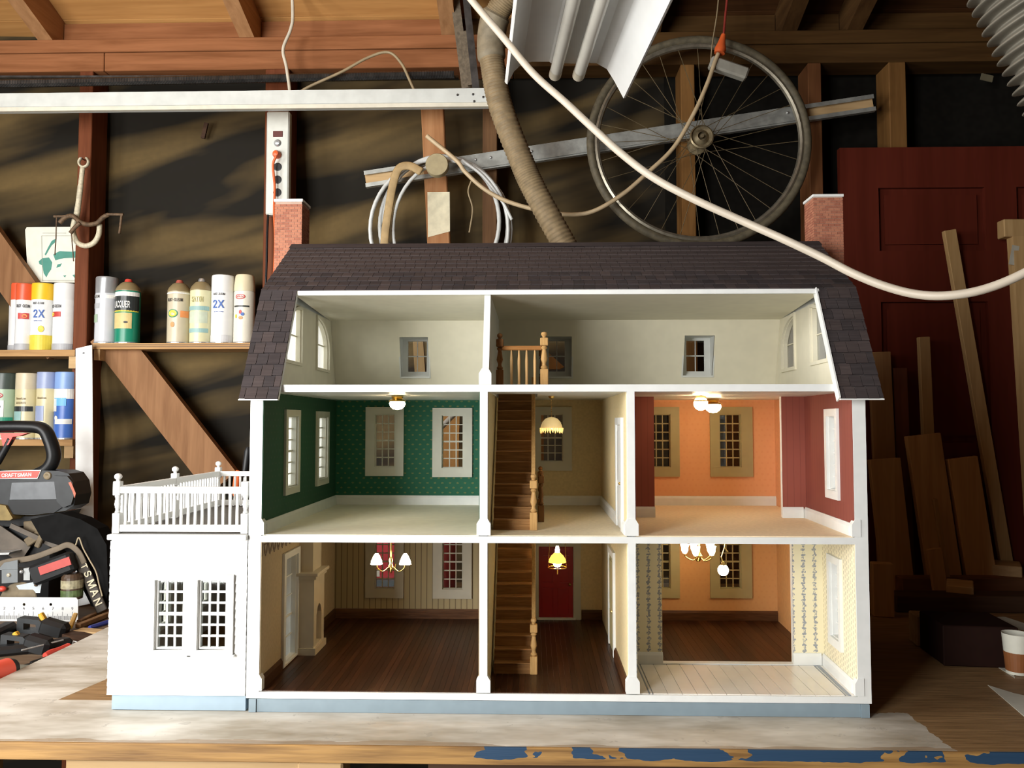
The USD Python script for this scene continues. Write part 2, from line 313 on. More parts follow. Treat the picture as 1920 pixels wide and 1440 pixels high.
part(W, 'edging', bx(-1.0, 1.62, yf - .004, yf + .0015, ZB - .0235, ZB + .0008, .001), EDGE)
part(W, 'apron', bx(-.94, -.845, yf + .004, yf + .04, ZB - .13, ZB - .0245), DARKWOOD)
part(W, 'apron', bx(-.67, -.335, yf + .004, yf + .04, ZB - .13, ZB - .0245), FIR)
part(W, 'apron', bx(-.15, 1.6, yf + .012, yf + .045, ZB - .13, ZB - .0245), DARKWOOD)
part(W, 'corbel', bx(-.335, -.27, yf + .0, yf + .05, ZB - .12, ZB - .0245, .003), FIR)
for x in (-.9, .3, 1.5):
    for y in (yf + .1, .95): part(W, 'leg', bx(x - .045, x + .045, y - .045, y + .045, 0, ZB - .0215), FIRZ)
W2 = thing('tool_bench', 'lower tool bench heaped with tools left of the plywood top', 'workbench')
ZS = .888
part(W2, 'bench_top', bx(-1.94, -.958, .03, 1.04, ZS - .03, ZS), wood('grubby_bench_wood', (.10, .065, .04), (.24, .17, .11), 'x'))
for x in (-1.88, -1.05):
    for y in (.12, .95): part(W2, 'leg', bx(x - .045, x + .045, y - .045, y + .045, 0, ZS - .0305), FIRZ)

# ================================================================== THE DOLLHOUSE
XL0, XL1, XR0, XR1 = -.450, -.435, .5055, .5205
Z0, Z1, F1, F2, C1, F3, C2, CA, ZA = .9084, .929, .9405, 1.186, 1.1745, 1.4265, 1.415, 1.584, 1.592
YB0, YB1 = .478, .487
D1a, D1b, D2a, D2b = -.0848, -.0722, .1505, .1622      # the two dividing walls
H = thing('dollhouse', 'open-backed wooden dollhouse with dark shingled gambrel roof and lit rooms', 'dollhouse')
def rect(u0, u1, z0, z1): return sg.box(u0, z0, u1, z1)
WIN = []
def window(parent, axis, c, s, u0, u1, z0, z1, wt, cl, cr, ct, cb, cols, rows, casing, pane=PANE, mt=.0022, arch=None):
    """Opening u0..u1 x z0..z1 in a wall whose room face is at c; s: +1 if the outside lies at larger coordinates."""
    op = arch or rect(u0, u1, z0, z1); out = rect(u0 - cl, u1 + cr, z0 - cb, z1 + ct) if not arch else op.buffer(cl, join_style=2)
    lo, hi = sorted((c - s * .0045, c)); a, b = sorted((c, c + s * wt)); e0, e1 = sorted((c + s * wt, c + s * (wt + .003)))
    ring = op.difference(op.buffer(-.0028, join_style=2))
    fr = cat(prism(out.difference(op.buffer(-.0012, join_style=2)), axis, lo, hi), prism(ring, axis, a, b), prism(out.difference(op), axis, e0, e1))
    w = part(parent, 'window', fr, casing)
    m0, m1 = sorted((c + s * wt * .45, c + s * wt * .72)); p0, p1 = sorted((c + s * wt * .56, c + s * wt * .62))
    inner = op.buffer(-.0028, join_style=2); bars = []
    iu0, iz0, iu1, iz1 = inner.bounds; du, dz = (iu1 - iu0) / cols, (iz1 - iz0) / rows
    for i in range(1, cols): bars.append(rect(iu0 + i * du - mt / 2, iu0 + i * du + mt / 2, iz0, iz1))
    for j in range(1, rows):
        k = mt * (.8 if j == rows // 2 and rows > 2 else .5); bars.append(rect(iu0, iu1, iz0 + j * dz - k, iz0 + j * dz + k))
    if bars: part(w, 'muntin_grid', prism(unary_union(bars).intersection(inner), axis, m0, m1), casing)
    for j in range(rows):
        for i in range(cols):
            q = rect(iu0 + i * du + mt * .3, iu0 + (i + 1) * du - mt * .3, iz0 + j * dz + mt * .3, iz0 + (j + 1) * dz - mt * .3).intersection(inner)
            if q.area > 1e-6: part(w, 'pane', prism(q, axis, p0, p1), pane)
    return w
# --- wallpapers
def stripes_mat(name, base, line, horizontal_axis, pitch, width, rough=.75, jitter=0):
    g = G(); X, Y, Z = g.xyz(); U = X if horizontal_axis == 'x' else Y
    f = g.m('fraction', g.m('multiply', U, 1 / pitch)); w = g.m('less_than', g.m('absolute', g.m('subtract', f, .5)), width / 2)
    n = g.noise(g.pos(), 300, 2); b = g.mix(g.m('multiply', n, .2), base, tuple(x * .8 for x in base))
    return g.done(name, g.mix(g.m('multiply', w, .85), b, line), rough)
def motif_mat(name, base, base2, dot, ax, pu, pv, r, stretch=1.0, wob=0.0, fade=.9):
    g = G(); X, Y, Z = g.xyz(); U = X if ax == 'x' else Y
    v = g.m('multiply', Z, 1 / pv); row = g.m('floor', v); off = g.m('multiply', g.m('modulo', row, 2.0), .5)
    fu = g.m('subtract', g.m('fraction', g.m('add', g.m('multiply', U, 1 / pu), off)), .5); fv = g.m('subtract', g.m('fraction', v), .5)
    d = g.m('sqrt', g.m('add', g.m('power', g.m('multiply', fu, stretch), 2.0), g.m('power', fv, 2.0)))
    d = g.m('add', d, g.m('multiply', g.m('subtract', g.noise(g.pos(), 420, 2), .5), .22))
    m = g.m('multiply', g.m('less_than', d, r), fade); n = g.noise(g.pos(), 120, 3)
    return g.done(name, g.mix(m, g.mix(n, base, base2), dot), .75)
def floral_mat(name, ax):
    g = G(); X, Y, Z = g.xyz(); U = X if ax == 'x' else Y
    wv = g.m('multiply', g.m('sine', g.m('multiply', Z, 420.0)), .04)
    fu = g.m('subtract', g.m('fraction', g.m('add', g.m('multiply', U, 1 / .0195), wv)), .5)
    n = g.noise(g.pos(), 380, 3, .7); st = g.m('less_than', g.m('absolute', fu), .10)
    bl = g.m('multiply', st, g.m('greater_than', n, .47)); st2 = g.m('less_than', g.m('absolute', fu), .19)
    bud = g.m('multiply', st2, g.m('greater_than', g.m('sine', g.m('multiply', Z, 640.0)), .55))
    f = g.m('multiply', g.m('maximum', bl, g.m('multiply', bud, g.m('greater_than', n, .42))), .8)
    return g.done(name, g.mix(f, (.80, .74, .52), (.17, .21, .30)), .7)
def dash_mat(name):
    g = G(); X, Y, Z = g.xyz(); f = g.m('subtract', g.m('fraction', g.m('multiply', Y, 1 / .0082)), .5); z = g.m('fraction', g.m('add', g.m('multiply', Z, 110.0), g.m('multiply', g.m('floor', g.m('multiply', Y, 1 / .0082)), .5)))
    m = g.m('multiply', g.m('less_than', g.m('absolute', f), .13), g.m('less_than', z, .62))
    return g.done(name, g.mix(g.m('multiply', m, .8), (.80, .74, .54), (.40, .35, .24)), .7)
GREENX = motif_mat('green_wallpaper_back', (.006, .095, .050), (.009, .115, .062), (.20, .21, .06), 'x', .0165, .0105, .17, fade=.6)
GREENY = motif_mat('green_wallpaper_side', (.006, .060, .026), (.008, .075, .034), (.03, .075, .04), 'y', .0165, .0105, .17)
TANX = stripes_mat('tan_striped_wallpaper', (.29, .23, .12), (.09, .055, .025), 'x', .0125, .14)
TANY = plain('tan_side_wallpaper', (.50, .40, .25), .75, .1, 200)
HALL = plain('hall_wallpaper', (.70, .58, .33), .75, .1, 200)
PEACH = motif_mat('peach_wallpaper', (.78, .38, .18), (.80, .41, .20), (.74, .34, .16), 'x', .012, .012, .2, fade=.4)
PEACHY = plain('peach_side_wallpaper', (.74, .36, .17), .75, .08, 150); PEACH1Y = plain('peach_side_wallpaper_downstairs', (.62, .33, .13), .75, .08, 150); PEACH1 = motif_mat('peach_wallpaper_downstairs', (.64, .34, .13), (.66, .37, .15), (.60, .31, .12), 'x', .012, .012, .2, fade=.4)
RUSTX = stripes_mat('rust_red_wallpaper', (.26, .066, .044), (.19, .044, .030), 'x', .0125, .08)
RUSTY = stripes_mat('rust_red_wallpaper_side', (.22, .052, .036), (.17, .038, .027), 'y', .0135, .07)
FLORX = floral_mat('floral_striped_wallpaper', 'x'); DASH = dash_mat('cream_dash_wallpaper')
BEIGE = plain('beige_carpet', (.74, .66, .48), .85, .12, 150); TANF = plain('tan_carpet', (.88, .73, .51), .85, .1, 150)
PALEF = plain('pale_green_beige_floor', (.87, .84, .67), .6, .06, 60)
# --- openings
pxw = lambda a, b, y0, y1: (at(a, y0, YB0)[0], at(b, y0, YB0)[0], at(a, y1, YB0)[2], at(a, y0, YB0)[2])
BW = [pxw(703, 742, 776, 876), pxw(828, 870, 778, 878), pxw(1012, 1056, 776, 866), pxw(1216, 1257, 776, 877), pxw(1347, 1389, 776, 877),
      pxw(703, 742, 1003, 1104), pxw(829, 869, 1003, 1105), pxw(1216, 1257, 1003, 1104), pxw(1347, 1389, 1003, 1104)]
dr = pxw(1010, 1075, 1024, 1153); DOOR = (dr[0], dr[1], F1 + .002, dr[3])
back = rect(XL0, XR1, Z1, 1.43)
for b in BW + [DOOR]: back = back.difference(rect(*b))
part(H, 'window_wall', prism(back, 'y', YB0, YB1), HWHITE)
LW2 = [(.118, .182, 1.250, 1.378), (.322, .393, 1.250, 1.378)]; FD = (.118, .192, F1 + .004, 1.128)
def quarter(y0, y1, zb, zm, zt, peak_right):
    p = [(y0, zb), (y1, zb)]
    th = np.linspace(0, math.pi / 2, 14)
    c = [(y0 + (y1 - y0) * math.cos(t), zm + (zt - zm) * math.sin(t)) for t in th]
    p = [(y0, zb), (y1, zb)] + c
    if peak_right: p = [(y0 + y1 - a, b) for a, b in p]
    return sg.Polygon(p)
QA, QB = quarter(.108, .203, 1.475, 1.515, 1.578, True), quarter(.308, .403, 1.475, 1.515, 1.578, False)
side = sg.Polygon([(0, Z1), (YB1, Z1), (YB1, 1.42), (.42, 1.586), (.25, 1.700), (.082, 1.588), (.0, 1.425)])
sl = side
for b in LW2 + [FD]: sl = sl.difference(rect(*b))
sl = sl.difference(QA).difference(QB); sr = side
RW = [(.070, .116, 1.250, 1.378), (.070, .116, 1.003, 1.130), (.325, .395, 1.250, 1.378)]
for b in RW: sr = sr.difference(rect(*b))
sr = sr.difference(QA).difference(QB)
part(H, 'gable_wall', prism(sl, 'x', XL0, XL1), HWHITE); part(H, 'gable_wall', prism(sr, 'x', XR0, XR1), HWHITE)
def clap(x, out, z0, z1, y0, y1, holes=(), n=None):
    pts = [(x, z0)]; h = .0118; z = z0
    while z < z1 - 1e-6: pts += [(x + out * .0042, z), (x + out * .0008, min(z + h, z1))]; z += h
    pts.append((x, z1)); return prism(sg.Polygon(pts), 'y', y0, y1)
part(H, 'siding', clap(XR1 + .0002, 1, Z1 + .002, 1.41, .006, YB1), HWHITE)
part(H, 'siding', clap(XL0 - .0002, -1, 1.19, 1.41, .006, .105), HWHITE)
for x0, x1 in ((XR1, XR1 + .0055), (XL0 - .0055, XL0)): part(H, 'corner_board', bx(x0, x1, 0, .006, Z1, 1.41), HWHITE)
# foundation
part(H, 'foundation', cat(bx(XL0 + .012, XR1 - .012, -.001, .012, Z0, Z1 - .0004), bx(XL0 + .012, XR1, YB1 - .012, YB1, Z0, Z1 - .0004)), BLUEGREY)
part(H, 'foundation_corner', bx(XL0, XL0 + .0115, -.003, YB1, Z0, Z1 - .0004), BLUEGREY); part(H, 'foundation_corner', bx(XR1 - .0115, XR1 + .001, -.003, YB1, Z0, Z1 - .0004), BLUEGREY)
# floor slabs with white front edges; the upper two have a stair opening
SX0, SX1 = -.0665, .0045
hole2 = rect(SX0 - .002, SX1 + .004, .15, .33); hole3 = rect(SX0 - .002, SX1 + .004, .10, .285)
full = rect(XL1, XR0, 0, YB0)
part(H, 'floor_slab', prism(full, 'z', Z1, F1 - .0012), HWHITE)
part(H, 'floor_slab', prism(full.difference(hole2), 'z', C1, F2 - .001), HWHITE)
part(H, 'attic_floor', prism(full.difference(hole3), 'z', C2, F3), HWHITE)
part(H, 'attic_ceiling', hexa([(-.408, .078, CA), (.484, .078, CA), (XR0, .42, CA), (XL1, .42, CA), (-.408, .078, ZA - .0006), (.484, .078, ZA - .0006), (XR0, .42, ZA - .0006), (XL1, .42, ZA - .0006)]), CREAMW)
part(H, 'header_trim', bx(-.403, .482, .0735, .0778, CA - .0005, ZA - .0002, .0008), HWHITE)
# dividing walls, with bulging foot trims at their front ends
part(H, 'dividing_wall', bx(D1a, D1b, 0, YB0, F1, C1), HWHITE); part(H, 'dividing_wall', bx(D2a, D2b, 0, YB0, F1, C1), HWHITE)
part(H, 'dividing_wall', bx(D1a, D1b, 0, YB0, F2, C2), HWHITE); part(H, 'dividing_wall', bx(D2a, D2b, 0, YB0, F2, C2), HWHITE)
part(H, 'dividing_wall', prism(sg.Polygon([(.016, F3), (.46, F3), (.418, CA), (.079, CA)]), 'x', -.0825, -.0718), HWHITE)
foot = [(-.0045, 0), (.0105, 0), (.0105, 0)]
def foot_trim(xa, xb, z, y0, left=True, right=True, h=.021):
    e = .0048; P = [(xa, z + h + .006)]
    if left: P += [(xa - e * .35, z + h + .003), (xa - e, z + h - .002), (xa - e, z + .0005)]
    else: P += [(xa, z + .0005)]
    if right: P += [(xb + e, z + .0005), (xb + e, z + h - .002), (xb + e * .35, z + h + .003)]
    else: P += [(xb, z + .0005)]
    P += [(xb, z + h + .006)]
    part(H, 'baseboard_end', prism(sg.Polygon(P), 'y', y0 - .0012, y0 + .012), HWHITE)
for z in (F1, F2):
    foot_trim(D1a, D1b, z, 0); foot_trim(D2a, D2b, z, 0); foot_trim(XL0 + .006, XL1, z, 0, left=False); foot_trim(XR0, XR1 - .006, z, 0, right=False)
foot_trim(-.0825, -.0718, F3, .012)
# --- wallpaper linings
def lining(axis, c, s, poly, mat): part(H, 'wallpaper', prism(poly, axis, *sorted((c, c - s * .0011))), mat)
def cut(p, holes):
    for b in holes: p = p.difference(rect(*b) if not hasattr(b, 'area') else b)
    return p
lining('y', YB0, 1, cut(rect(XL1, D1a, F2, C2), BW), GREENX); lining('x', XL1, -1, cut(rect(.001, YB0, F2, C2), LW2), GREENY)
lining('x', D1a, 1, rect(.001, YB0, F2, C2), GREENY)
lining('y', YB0, 1, cut(rect(XL1, D1a, F1, C1), BW), TANX); lining('x', XL1, -1, cut(rect(.001, YB0, F1, C1), [FD]), TANY); lining('x', D1a, 1, rect(.001, YB0, F1, C1), TANY)
lining('y', YB0, 1, cut(rect(D1b, D2a, F2, C2), BW), HALL); lining('y', YB0, 1, cut(rect(D1b, D2a, F1, C1), [DOOR]), HALL)
for z0, z1 in ((F1, C1), (F2, C2)):
    lining('x', D1b, -1, rect(.003, YB0, z0, z1), HALL); lining('x', D2a, 1, rect(.012, YB0, z0, z1), HALL)
PR2, PR1 = .255, .163
lining('y', YB0, 1, cut(rect(D2b, XR0, F2, C2), BW), PEACH); lining('x', XR0, 1, cut(rect(PR2 + .012, YB0, F2, C2), RW), PEACHY); lining('x', D2b, -1, rect(PR2 + .012, YB0, F2, C2), PEACHY)
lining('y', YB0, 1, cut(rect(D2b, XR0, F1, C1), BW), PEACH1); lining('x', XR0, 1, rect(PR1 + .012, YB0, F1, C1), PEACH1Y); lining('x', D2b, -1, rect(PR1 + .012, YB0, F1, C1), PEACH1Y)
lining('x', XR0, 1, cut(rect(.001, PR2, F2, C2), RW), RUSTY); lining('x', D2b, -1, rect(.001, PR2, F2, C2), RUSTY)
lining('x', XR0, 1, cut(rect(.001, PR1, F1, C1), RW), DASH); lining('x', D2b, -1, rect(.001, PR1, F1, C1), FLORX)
# partitions in the right-hand rooms
for P, xa, xb, z0, z1, mt, bk in ((PR2, .231, .470, F2, C2, RUSTX, PEACH), (PR1, .2285, .4585, F1, C1, FLORX, PEACH1)):
    for x0, x1 in ((D2b + .0012, xa), (xb, XR0 - .0012)):
        part(H, 'partition', bx(x0, x1, P, P + .011, z0, z1), HWHITE)
        part(H, 'wallpaper', bx(x0, x1, P - .0011, P, z0, z1), mt); part(H, 'wallpaper', bx(x0, x1, P + .011, P + .0121, z0, z1), bk)
gab = sg.Polygon([(.02, F3), (.472, F3), (.419, CA), (.084, CA)]).difference(QA.buffer(.001)).difference(QB.buffer(.001))
lining('x', XL1, -1, gab, CREAMW); lining('x', XR0, 1, gab, CREAMW)
# baseboards
def base(axis, c, s, u0, u1, z, mat=HWHITE, h=.0205):
    lo, hi = sorted((c, c - s * .0042)); pr = [(0, z), (.0042, z), (.0042, z + h - .005), (.002, z + h), (0, z + h)]
    if axis == 'y': m = prism(sg.Polygon([(c - s * a, b) for a, b in pr]), 'x', u0, u1)
    else: m = prism(sg.Polygon([(c - s * a, b) for a, b in pr]), 'y', u0, u1)
    part(H, 'baseboard', m, mat)
e = .0011
base('y', YB0 - e, 1, XL1 + e, D1a - e, F2); base('x', XL1 + e, -1, .012, YB0 - .006, F2); base('y', YB0 - e, 1, .01, D2a - e, F2); base('x', D2a - e, 1, .15, YB0 - .006, F2)
base('x', D2a - e, 1, .0125, .045, F2); base('y', YB0 - e, 1, D2b + e, XR0 - e, F2); base('y', PR2 - e, 1, D2b + e, .2315, F2); base('y', PR2 - e, 1, .4685, XR0 - .006, F2); base('x', XR0 - e, 1, .012, PR2 - .002, F2)
base('y', YB0 - e, 1, XL1 + e, D1a - e, F1, WALNUTX); base('x', XL1 + e, -1, .012, .104, F1, WALNUTX); base('x', XL1 + e, -1, .275, YB0 - .006, F1, WALNUTX)
base('y', YB0 - e, 1, DOOR[1] + .017, D2a - e, F1, WALNUTX); base('x', D2a - e, 1, .0125, .185, F1, WALNUTX); base('y', YB0 - e, 1, D2b + e, XR0 - e, F1, WALNUTX)
base('y', PR1 - e, 1, D2b + e, .229, F1); base('y', PR1 - e, 1, .457, XR0 - .006, F1); base('x', XR0 - e, 1, .012, PR1 - .002, F1)
# floors: dark strips, carpets, white boards with grey border lines
def strips(x0, x1, y0, y1, w, mat, name='floor_strip'):
    n = int((x1 - x0) / w); w = (x1 - x0) / n
    for i in range(n):
        part(H, name, bx(x0 + i * w + .00015, x0 + (i + 1) * w - .00015, y0, y1, F1 - .0012, F1 + RNG.uniform(-.0001, .0001)), mat)
strips(XL1 + e, D1a - e, .004, YB0 - e, .0092, WALNUT); strips(D1b + e, D2a - e, .004, YB0 - e, .0092, WALNUT); strips(D2b + e, XR0 - e, PR1 + .012, YB0 - e, .0122, WALNUT)
WB1 = plain('white_floor_board', (.84, .80, .73), .18, .04, 30); GLINE = plain('grey_border_line', (.26, .29, .33), .3, .05)
part(H, 'border_line', cat(bx(.1815, .1838, .004, PR1, F1 - .0012, F1 + .0001), bx(.1872, .1882, .004, PR1, F1 - .0012, F1 + .0001), bx(.492, .496, .004, PR1 - .01, F1 - .0012, F1 + .0001), bx(.487, .488, .004, PR1 - .01, F1 - .0012, F1 + .0001), bx(.1882, .492, PR1 - .006, PR1 - .0045, F1 - .0012, F1 + .0001)), GLINE)
part(H, 'floor_board', bx(D2b + e, .1813, .004, PR1 - .0012, F1 - .0012, F1), WB1); part(H, 'floor_board', bx(.1840, .1870, .004, PR1 - .0065, F1 - .0012, F1), WB1); part(H, 'floor_board', bx(.4962, XR0 - e, .004, PR1 - .0065, F1 - .0012, F1), WB1)
nb = 13
for i in range(nb):
    w = (.4868 - .1884) / nb; part(H, 'floor_board', bx(.1884 + i * w + .0005, .1884 + (i + 1) * w - .0005, .004, PR1 - .0065, F1 - .0012, F1), WB1)
part(H, 'threshold', bx(.2285, .4585, PR1 - .0042, PR1 + .0118, F1 - .0012, F1 + .0012), HWHITE)
part(H, 'carpet', bx(XL1 + e, D1a - e, .003, YB0 - e, F2 - .001, F2 + .0004), PALEF)
part(H, 'carpet', prism(rect(D1b + e, D2a - e, .003, YB0 - e).difference(hole2), 'z', F2 - .001, F2 + .0004), BEIGE)
part(H, 'carpet', bx(D2b + e, XR0 - e, .003, YB0 - e, F2 - .001, F2 + .0004), TANF)
# --- windows and doors
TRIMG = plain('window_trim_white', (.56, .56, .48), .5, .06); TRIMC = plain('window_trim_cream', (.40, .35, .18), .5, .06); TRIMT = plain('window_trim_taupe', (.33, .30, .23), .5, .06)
for i, b in enumerate(BW):
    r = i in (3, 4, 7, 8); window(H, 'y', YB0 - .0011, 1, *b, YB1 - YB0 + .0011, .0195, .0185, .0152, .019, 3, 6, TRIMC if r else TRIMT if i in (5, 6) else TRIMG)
for b in LW2: window(H, 'x', XL1 + .0011, -1, *b, .0155, .011, .011, .0105, .0115, 2, 6, TRIMG, HAZY)
for b in RW: window(H, 'x', XR0 - .0011, 1, *b, .0155, .0095, .0095, .011, .013, 2, 6, HWHITE)
for q in (QA, QB):
    window(H, 'x', XL1, -1, 0, 0, 0, 0, .0145, .004, 0, 0, 0, 1, 2, CREAMW, HAZY, arch=q); window(H, 'x', XR0, 1, 0, 0, 0, 0, .015, .005, 0, 0, 0, 1, 2, CREAMW, HAZY, arch=q)
FW = window(H, 'x', XL1 + .0011, -1, FD[0], FD[1], FD[2], FD[3], .0155, .010, .010, .010, .002, 2, 5, HWHITE, HAZY)
DRED = plain('red_house_door', (.33, .008, .010), .4, .1)
dm = [bx(DOOR[0] + .001, DOOR[1] - .001, YB0 + .001, YB0 + .006, DOOR[2], DOOR[3])]
xm = (DOOR[0] + DOOR[1]) / 2
for xa, xb in ((DOOR[0] + .007, xm - .004), (xm + .004, DOOR[1] - .007)):
    for za, zb in ((.03, .42), (.48, .80), (.85, .97)):
        h = DOOR[3] - DOOR[2]; dm.append(prism(rect(xa, xb, DOOR[2] + h * za, DOOR[2] + h * zb).difference(rect(xa + .003, xb - .003, DOOR[2] + h * za + .003, DOOR[2] + h * zb - .003)), 'y', YB0 - .0004, YB0 + .0012))
FDR = part(H, 'house_door', cat(*dm), DRED, label='red panelled front door at the back of the hall')
part(FDR, 'door_knob', ball((DOOR[1] - .008, YB0 - .004, F1 + .075), .003), BRASS)
part(H, 'door_casing', prism(rect(DOOR[0] - .0155, DOOR[1] + .0155, F1, DOOR[3] + .015).difference(rect(DOOR[0], DOOR[1], F1 - 1, DOOR[3])), 'y', YB0 - .0056, YB0 - .0012), TRIMG)
part(H, 'door_sill', bx(DOOR[0] - .004, DOOR[1] + .004, YB0 - .010, YB0 - .0012, F1 + .0005, F1 + .004), HWHITE)
def side_door(x, s, y0, y1, z, mat):
    c = part(H, 'door_casing', prism(rect(y0 - .012, y1 + .012, z + .0005, z + .188).difference(rect(y0, y1, z - 1, z + .176)), 'x', *sorted((x, x - s * .0045))), HWHITE)
    d = part(H, 'door', cat(bx(*sorted((x, x - s * .002)), y0 + .001, y1 - .001, z + .001, z + .175), *[bx(*sorted((x - s * .0019, x - s * .003)), y0 + .008, y1 - .008, z + a, z + b) for a, b in ((.012, .07), (.08, .165))]), mat)
    part(d, 'door_knob', ball((x - s * .0045, y0 + .006, z + .078), .0026, 1), BRASS)
side_door(D2a - e, 1, .060, .130, F2, HWHITE); side_door(D2a - e, 1, .205, .285, F1, TRIMC)
# fireplace on the left wall of the lower left room
FPW = plain('mantel_cream', (.58, .52, .40), .5, .06); x0 = XL1 + e
fy0, fy1 = .196, .268
FP = part(H, 'fireplace', cat(prism(rect(fy0, fy1, F1, F1 + .143).difference(sg.Polygon([(fy0 + .018, F1 + .016), (fy1 - .018, F1 + .016), (fy1 - .018, F1 + .068), (fy1 - .026, F1 + .082), (fy1 - .036, F1 + .087), (fy0 + .026, F1 + .082), (fy0 + .018, F1 + .068)])), 'x', x0 + .012, x0 + .032), bx(x0, x0 + .012, fy0, fy1, F1, F1 + .143)), FPW)
part(FP, 'mantel_shelf', cat(bx(x0, x0 + .040, fy0 - .006, fy1 + .006, F1 + .143, F1 + .149, .001), bx(x0, x0 + .036, fy0 - .003, fy1 + .003, F1 + .137, F1 + .143)), FPW)
part(FP, 'chimney_breast', bx(x0, x0 + .026, fy0 + .012, fy1 - .002, F1 + .149, C1), FPW)
part(FP, 'hearth_plinth', bx(x0, x0 + .036, fy0 - .003, fy1 + .003, F1, F1 + .012), FPW)
part(FP, 'firebox', bx(x0 + .0121, x0 + .0128, fy0 + .018, fy1 - .018, F1 + .016, F1 + .087), plain('firebox_grey', (.20, .18, .15), .8))
# frieze of scalloped swags under the ceiling, lower left room
FRZ = plain('frieze_grey_tan', (.44, .37, .27), .7); FRD = plain('frieze_brown', (.20, .14, .09), .7)
fz = part(H, 'frieze', bx(x0, x0 + .0006, .004, .20, 1.152, C1), FRZ)
for i in range(9):
    y = .008 + i * .0215; part(fz, 'swag', prism(sg.Polygon([(y, 1.170), (y + .0205, 1.170), (y + .017, 1.156), (y + .0102, 1.149), (y + .0035, 1.156)]).difference(sg.Polygon([(y + .003, 1.168), (y + .0175, 1.168), (y + .0102, 1.154)])), 'x', x0 + .0006, x0 + .0012), FRD)
# --- staircases
OAKT = wood('stair_tread', (.30, .15, .055), (.50, .28, .12), 'x', 8, .4); OAKR = wood('stair_riser', (.20, .095, .032), (.38, .20, .075), 'x', 8, .5)
NEWEL = wood('newel_maple', (.46, .26, .095), (.66, .42, .17), 'z', 8, .35, .1); DNEWEL = wood('newel_oak_dark', (.17, .075, .025), (.34, .17, .06), 'z', 8, .35, .1)
def newel_mesh(x, y, z, h=.094, w=.0062):
    pr = [(w * .62, .030), (w * .95, .033), (w * .55, .036), (w * .5, .040), (w * .9, .047), (w * .62, .058), (w * .5, .063), (w * .85, .066), (w * .55, .069)]
    k = h / .094
    return cat(bx(x - w, x + w, y - w, y + w, z, z + .030 * k, .001), lathe([(0, .029 * k)] + [(r, t * k) for r, t in pr] + [(0, .07 * k)], 14, (x, y, z)), bx(x - w, x + w, y - w, y + w, z + .0695 * k, z + .083 * k, .0012), lathe([(0, .083 * k), (w * .45, .0832 * k), (w * .45, .085 * k), (w * .8, .0885 * k), (w * .7, .092 * k), (0, .094 * k)], 14, (x, y, z)))
def staircase(zb, zt, y0, n=13, run=.0163, dim=False):
    rise = (zt - zb) / n; S = None
    pts = [(y0, zb)]
    for k in range(n): pts += [(y0 + k * run, zb + (k + 1) * rise - .0024), (y0 + (k + 1) * run, zb + (k + 1) * rise - .0024)]
    pts += [(y0 + n * run, zb + n * rise - .03), (y0 + .03, zb)]
    S = part(H, 'staircase', cat(prism(sg.Polygon(pts), 'x', SX0, SX0 + .003), prism(sg.Polygon(pts), 'x', SX1 - .003, SX1)), OAKR)
    for k in range(n):
        yk = y0 + k * run; zk = zb + k * rise
        part(S, 'riser', bx(SX0 + .003, SX1 - .003, yk, yk + .0015, zk, zk + rise - .0024), OAKR)
        if k < n - 1: part(S, 'tread', bx(SX0 + .0005, SX1 - .0005, yk - .0032, yk + run, zk + rise - .0023, zk + rise, .0006), OAKT)
    xn, yn = SX1 - .0035, y0 + .001
    part(S, 'newel_post', newel_mesh(xn, yn, zb), NEWEL, 35)
    sl = rise / run; p0 = np.array([xn, yn + .004, zb + .078]); p1 = p0 + np.array([0, .165, .165 * sl])
    part(S, 'handrail', board(p0, p1, .0068, .005, (0, -1, .6), .001), NEWEL)
    for k in range(1, 11):
        y = y0 + k * run + .008; zt_ = p0[2] + (y - p0[1]) * sl; part(S, 'baluster', cyl((xn, y, zb + (k + 1) * rise - .001), (xn, y, zt_), .0016, 6), OAKL)
staircase(F1, C1 + .011, at(960, 1258, .1)[1] * 0 + .097); staircase(F2, C2 + .011, .066)
# balustrade along the stair opening on the second floor, and on the attic floor
RL = part(H, 'stair_railing', cat(bx(.0125, .0165, .185, .300, F2 + .072, F2 + .0775), bx(.013, .016, .185, .300, F2 + .004, F2 + .007)), DNEWEL)
for y in (.180, .305): part(RL, 'newel_post', newel_mesh(.0148, y, F2, .094, .0055), DNEWEL, 35)
for k in range(8): part(RL, 'baluster', cyl((.0146, .193 + k * .0135, F2 + .006), (.0146, .193 + k * .0135, F2 + .073), .002, 6), DNEWEL)
ya = .088
AR = part(H, 'stair_railing', cat(bx(-.053, .016, ya - .003, ya + .003, F3 + .063, F3 + .0705, .0012)), wood('rail_oak', (.30, .13, .04), (.46, .22, .07), 'x', 8, .35, .1))
part(AR, 'newel_post', newel_mesh(-.0565, ya, F3, .093), DNEWEL, 35); part(AR, 'newel_post', newel_mesh(.0195, ya - .012, F3, .094, .0068), NEWEL, 35)
for x in (-.0365, -.0235, -.0105, .0035): part(AR, 'baluster', lathe([(.0012, 0), (.0024, .004), (.0022, .02), (.0026, .045), (.0013, .063)], 8, (x, ya, F3)), OAKL)
AR2 = part(H, 'stair_railing', cat(bx(.0155, .0195, ya + .01, .285, F3 + .063, F3 + .0705)), DNEWEL)
part(AR2, 'newel_post', newel_mesh(.0175, .285, F3, .093, .0055), DNEWEL, 35)
for k in range(13): part(AR2, 'baluster', cyl((.0175, ya + .02 + k * .0135, F3), (.0175, ya + .02 + k * .0135, F3 + .064), .002, 6), DNEWEL)
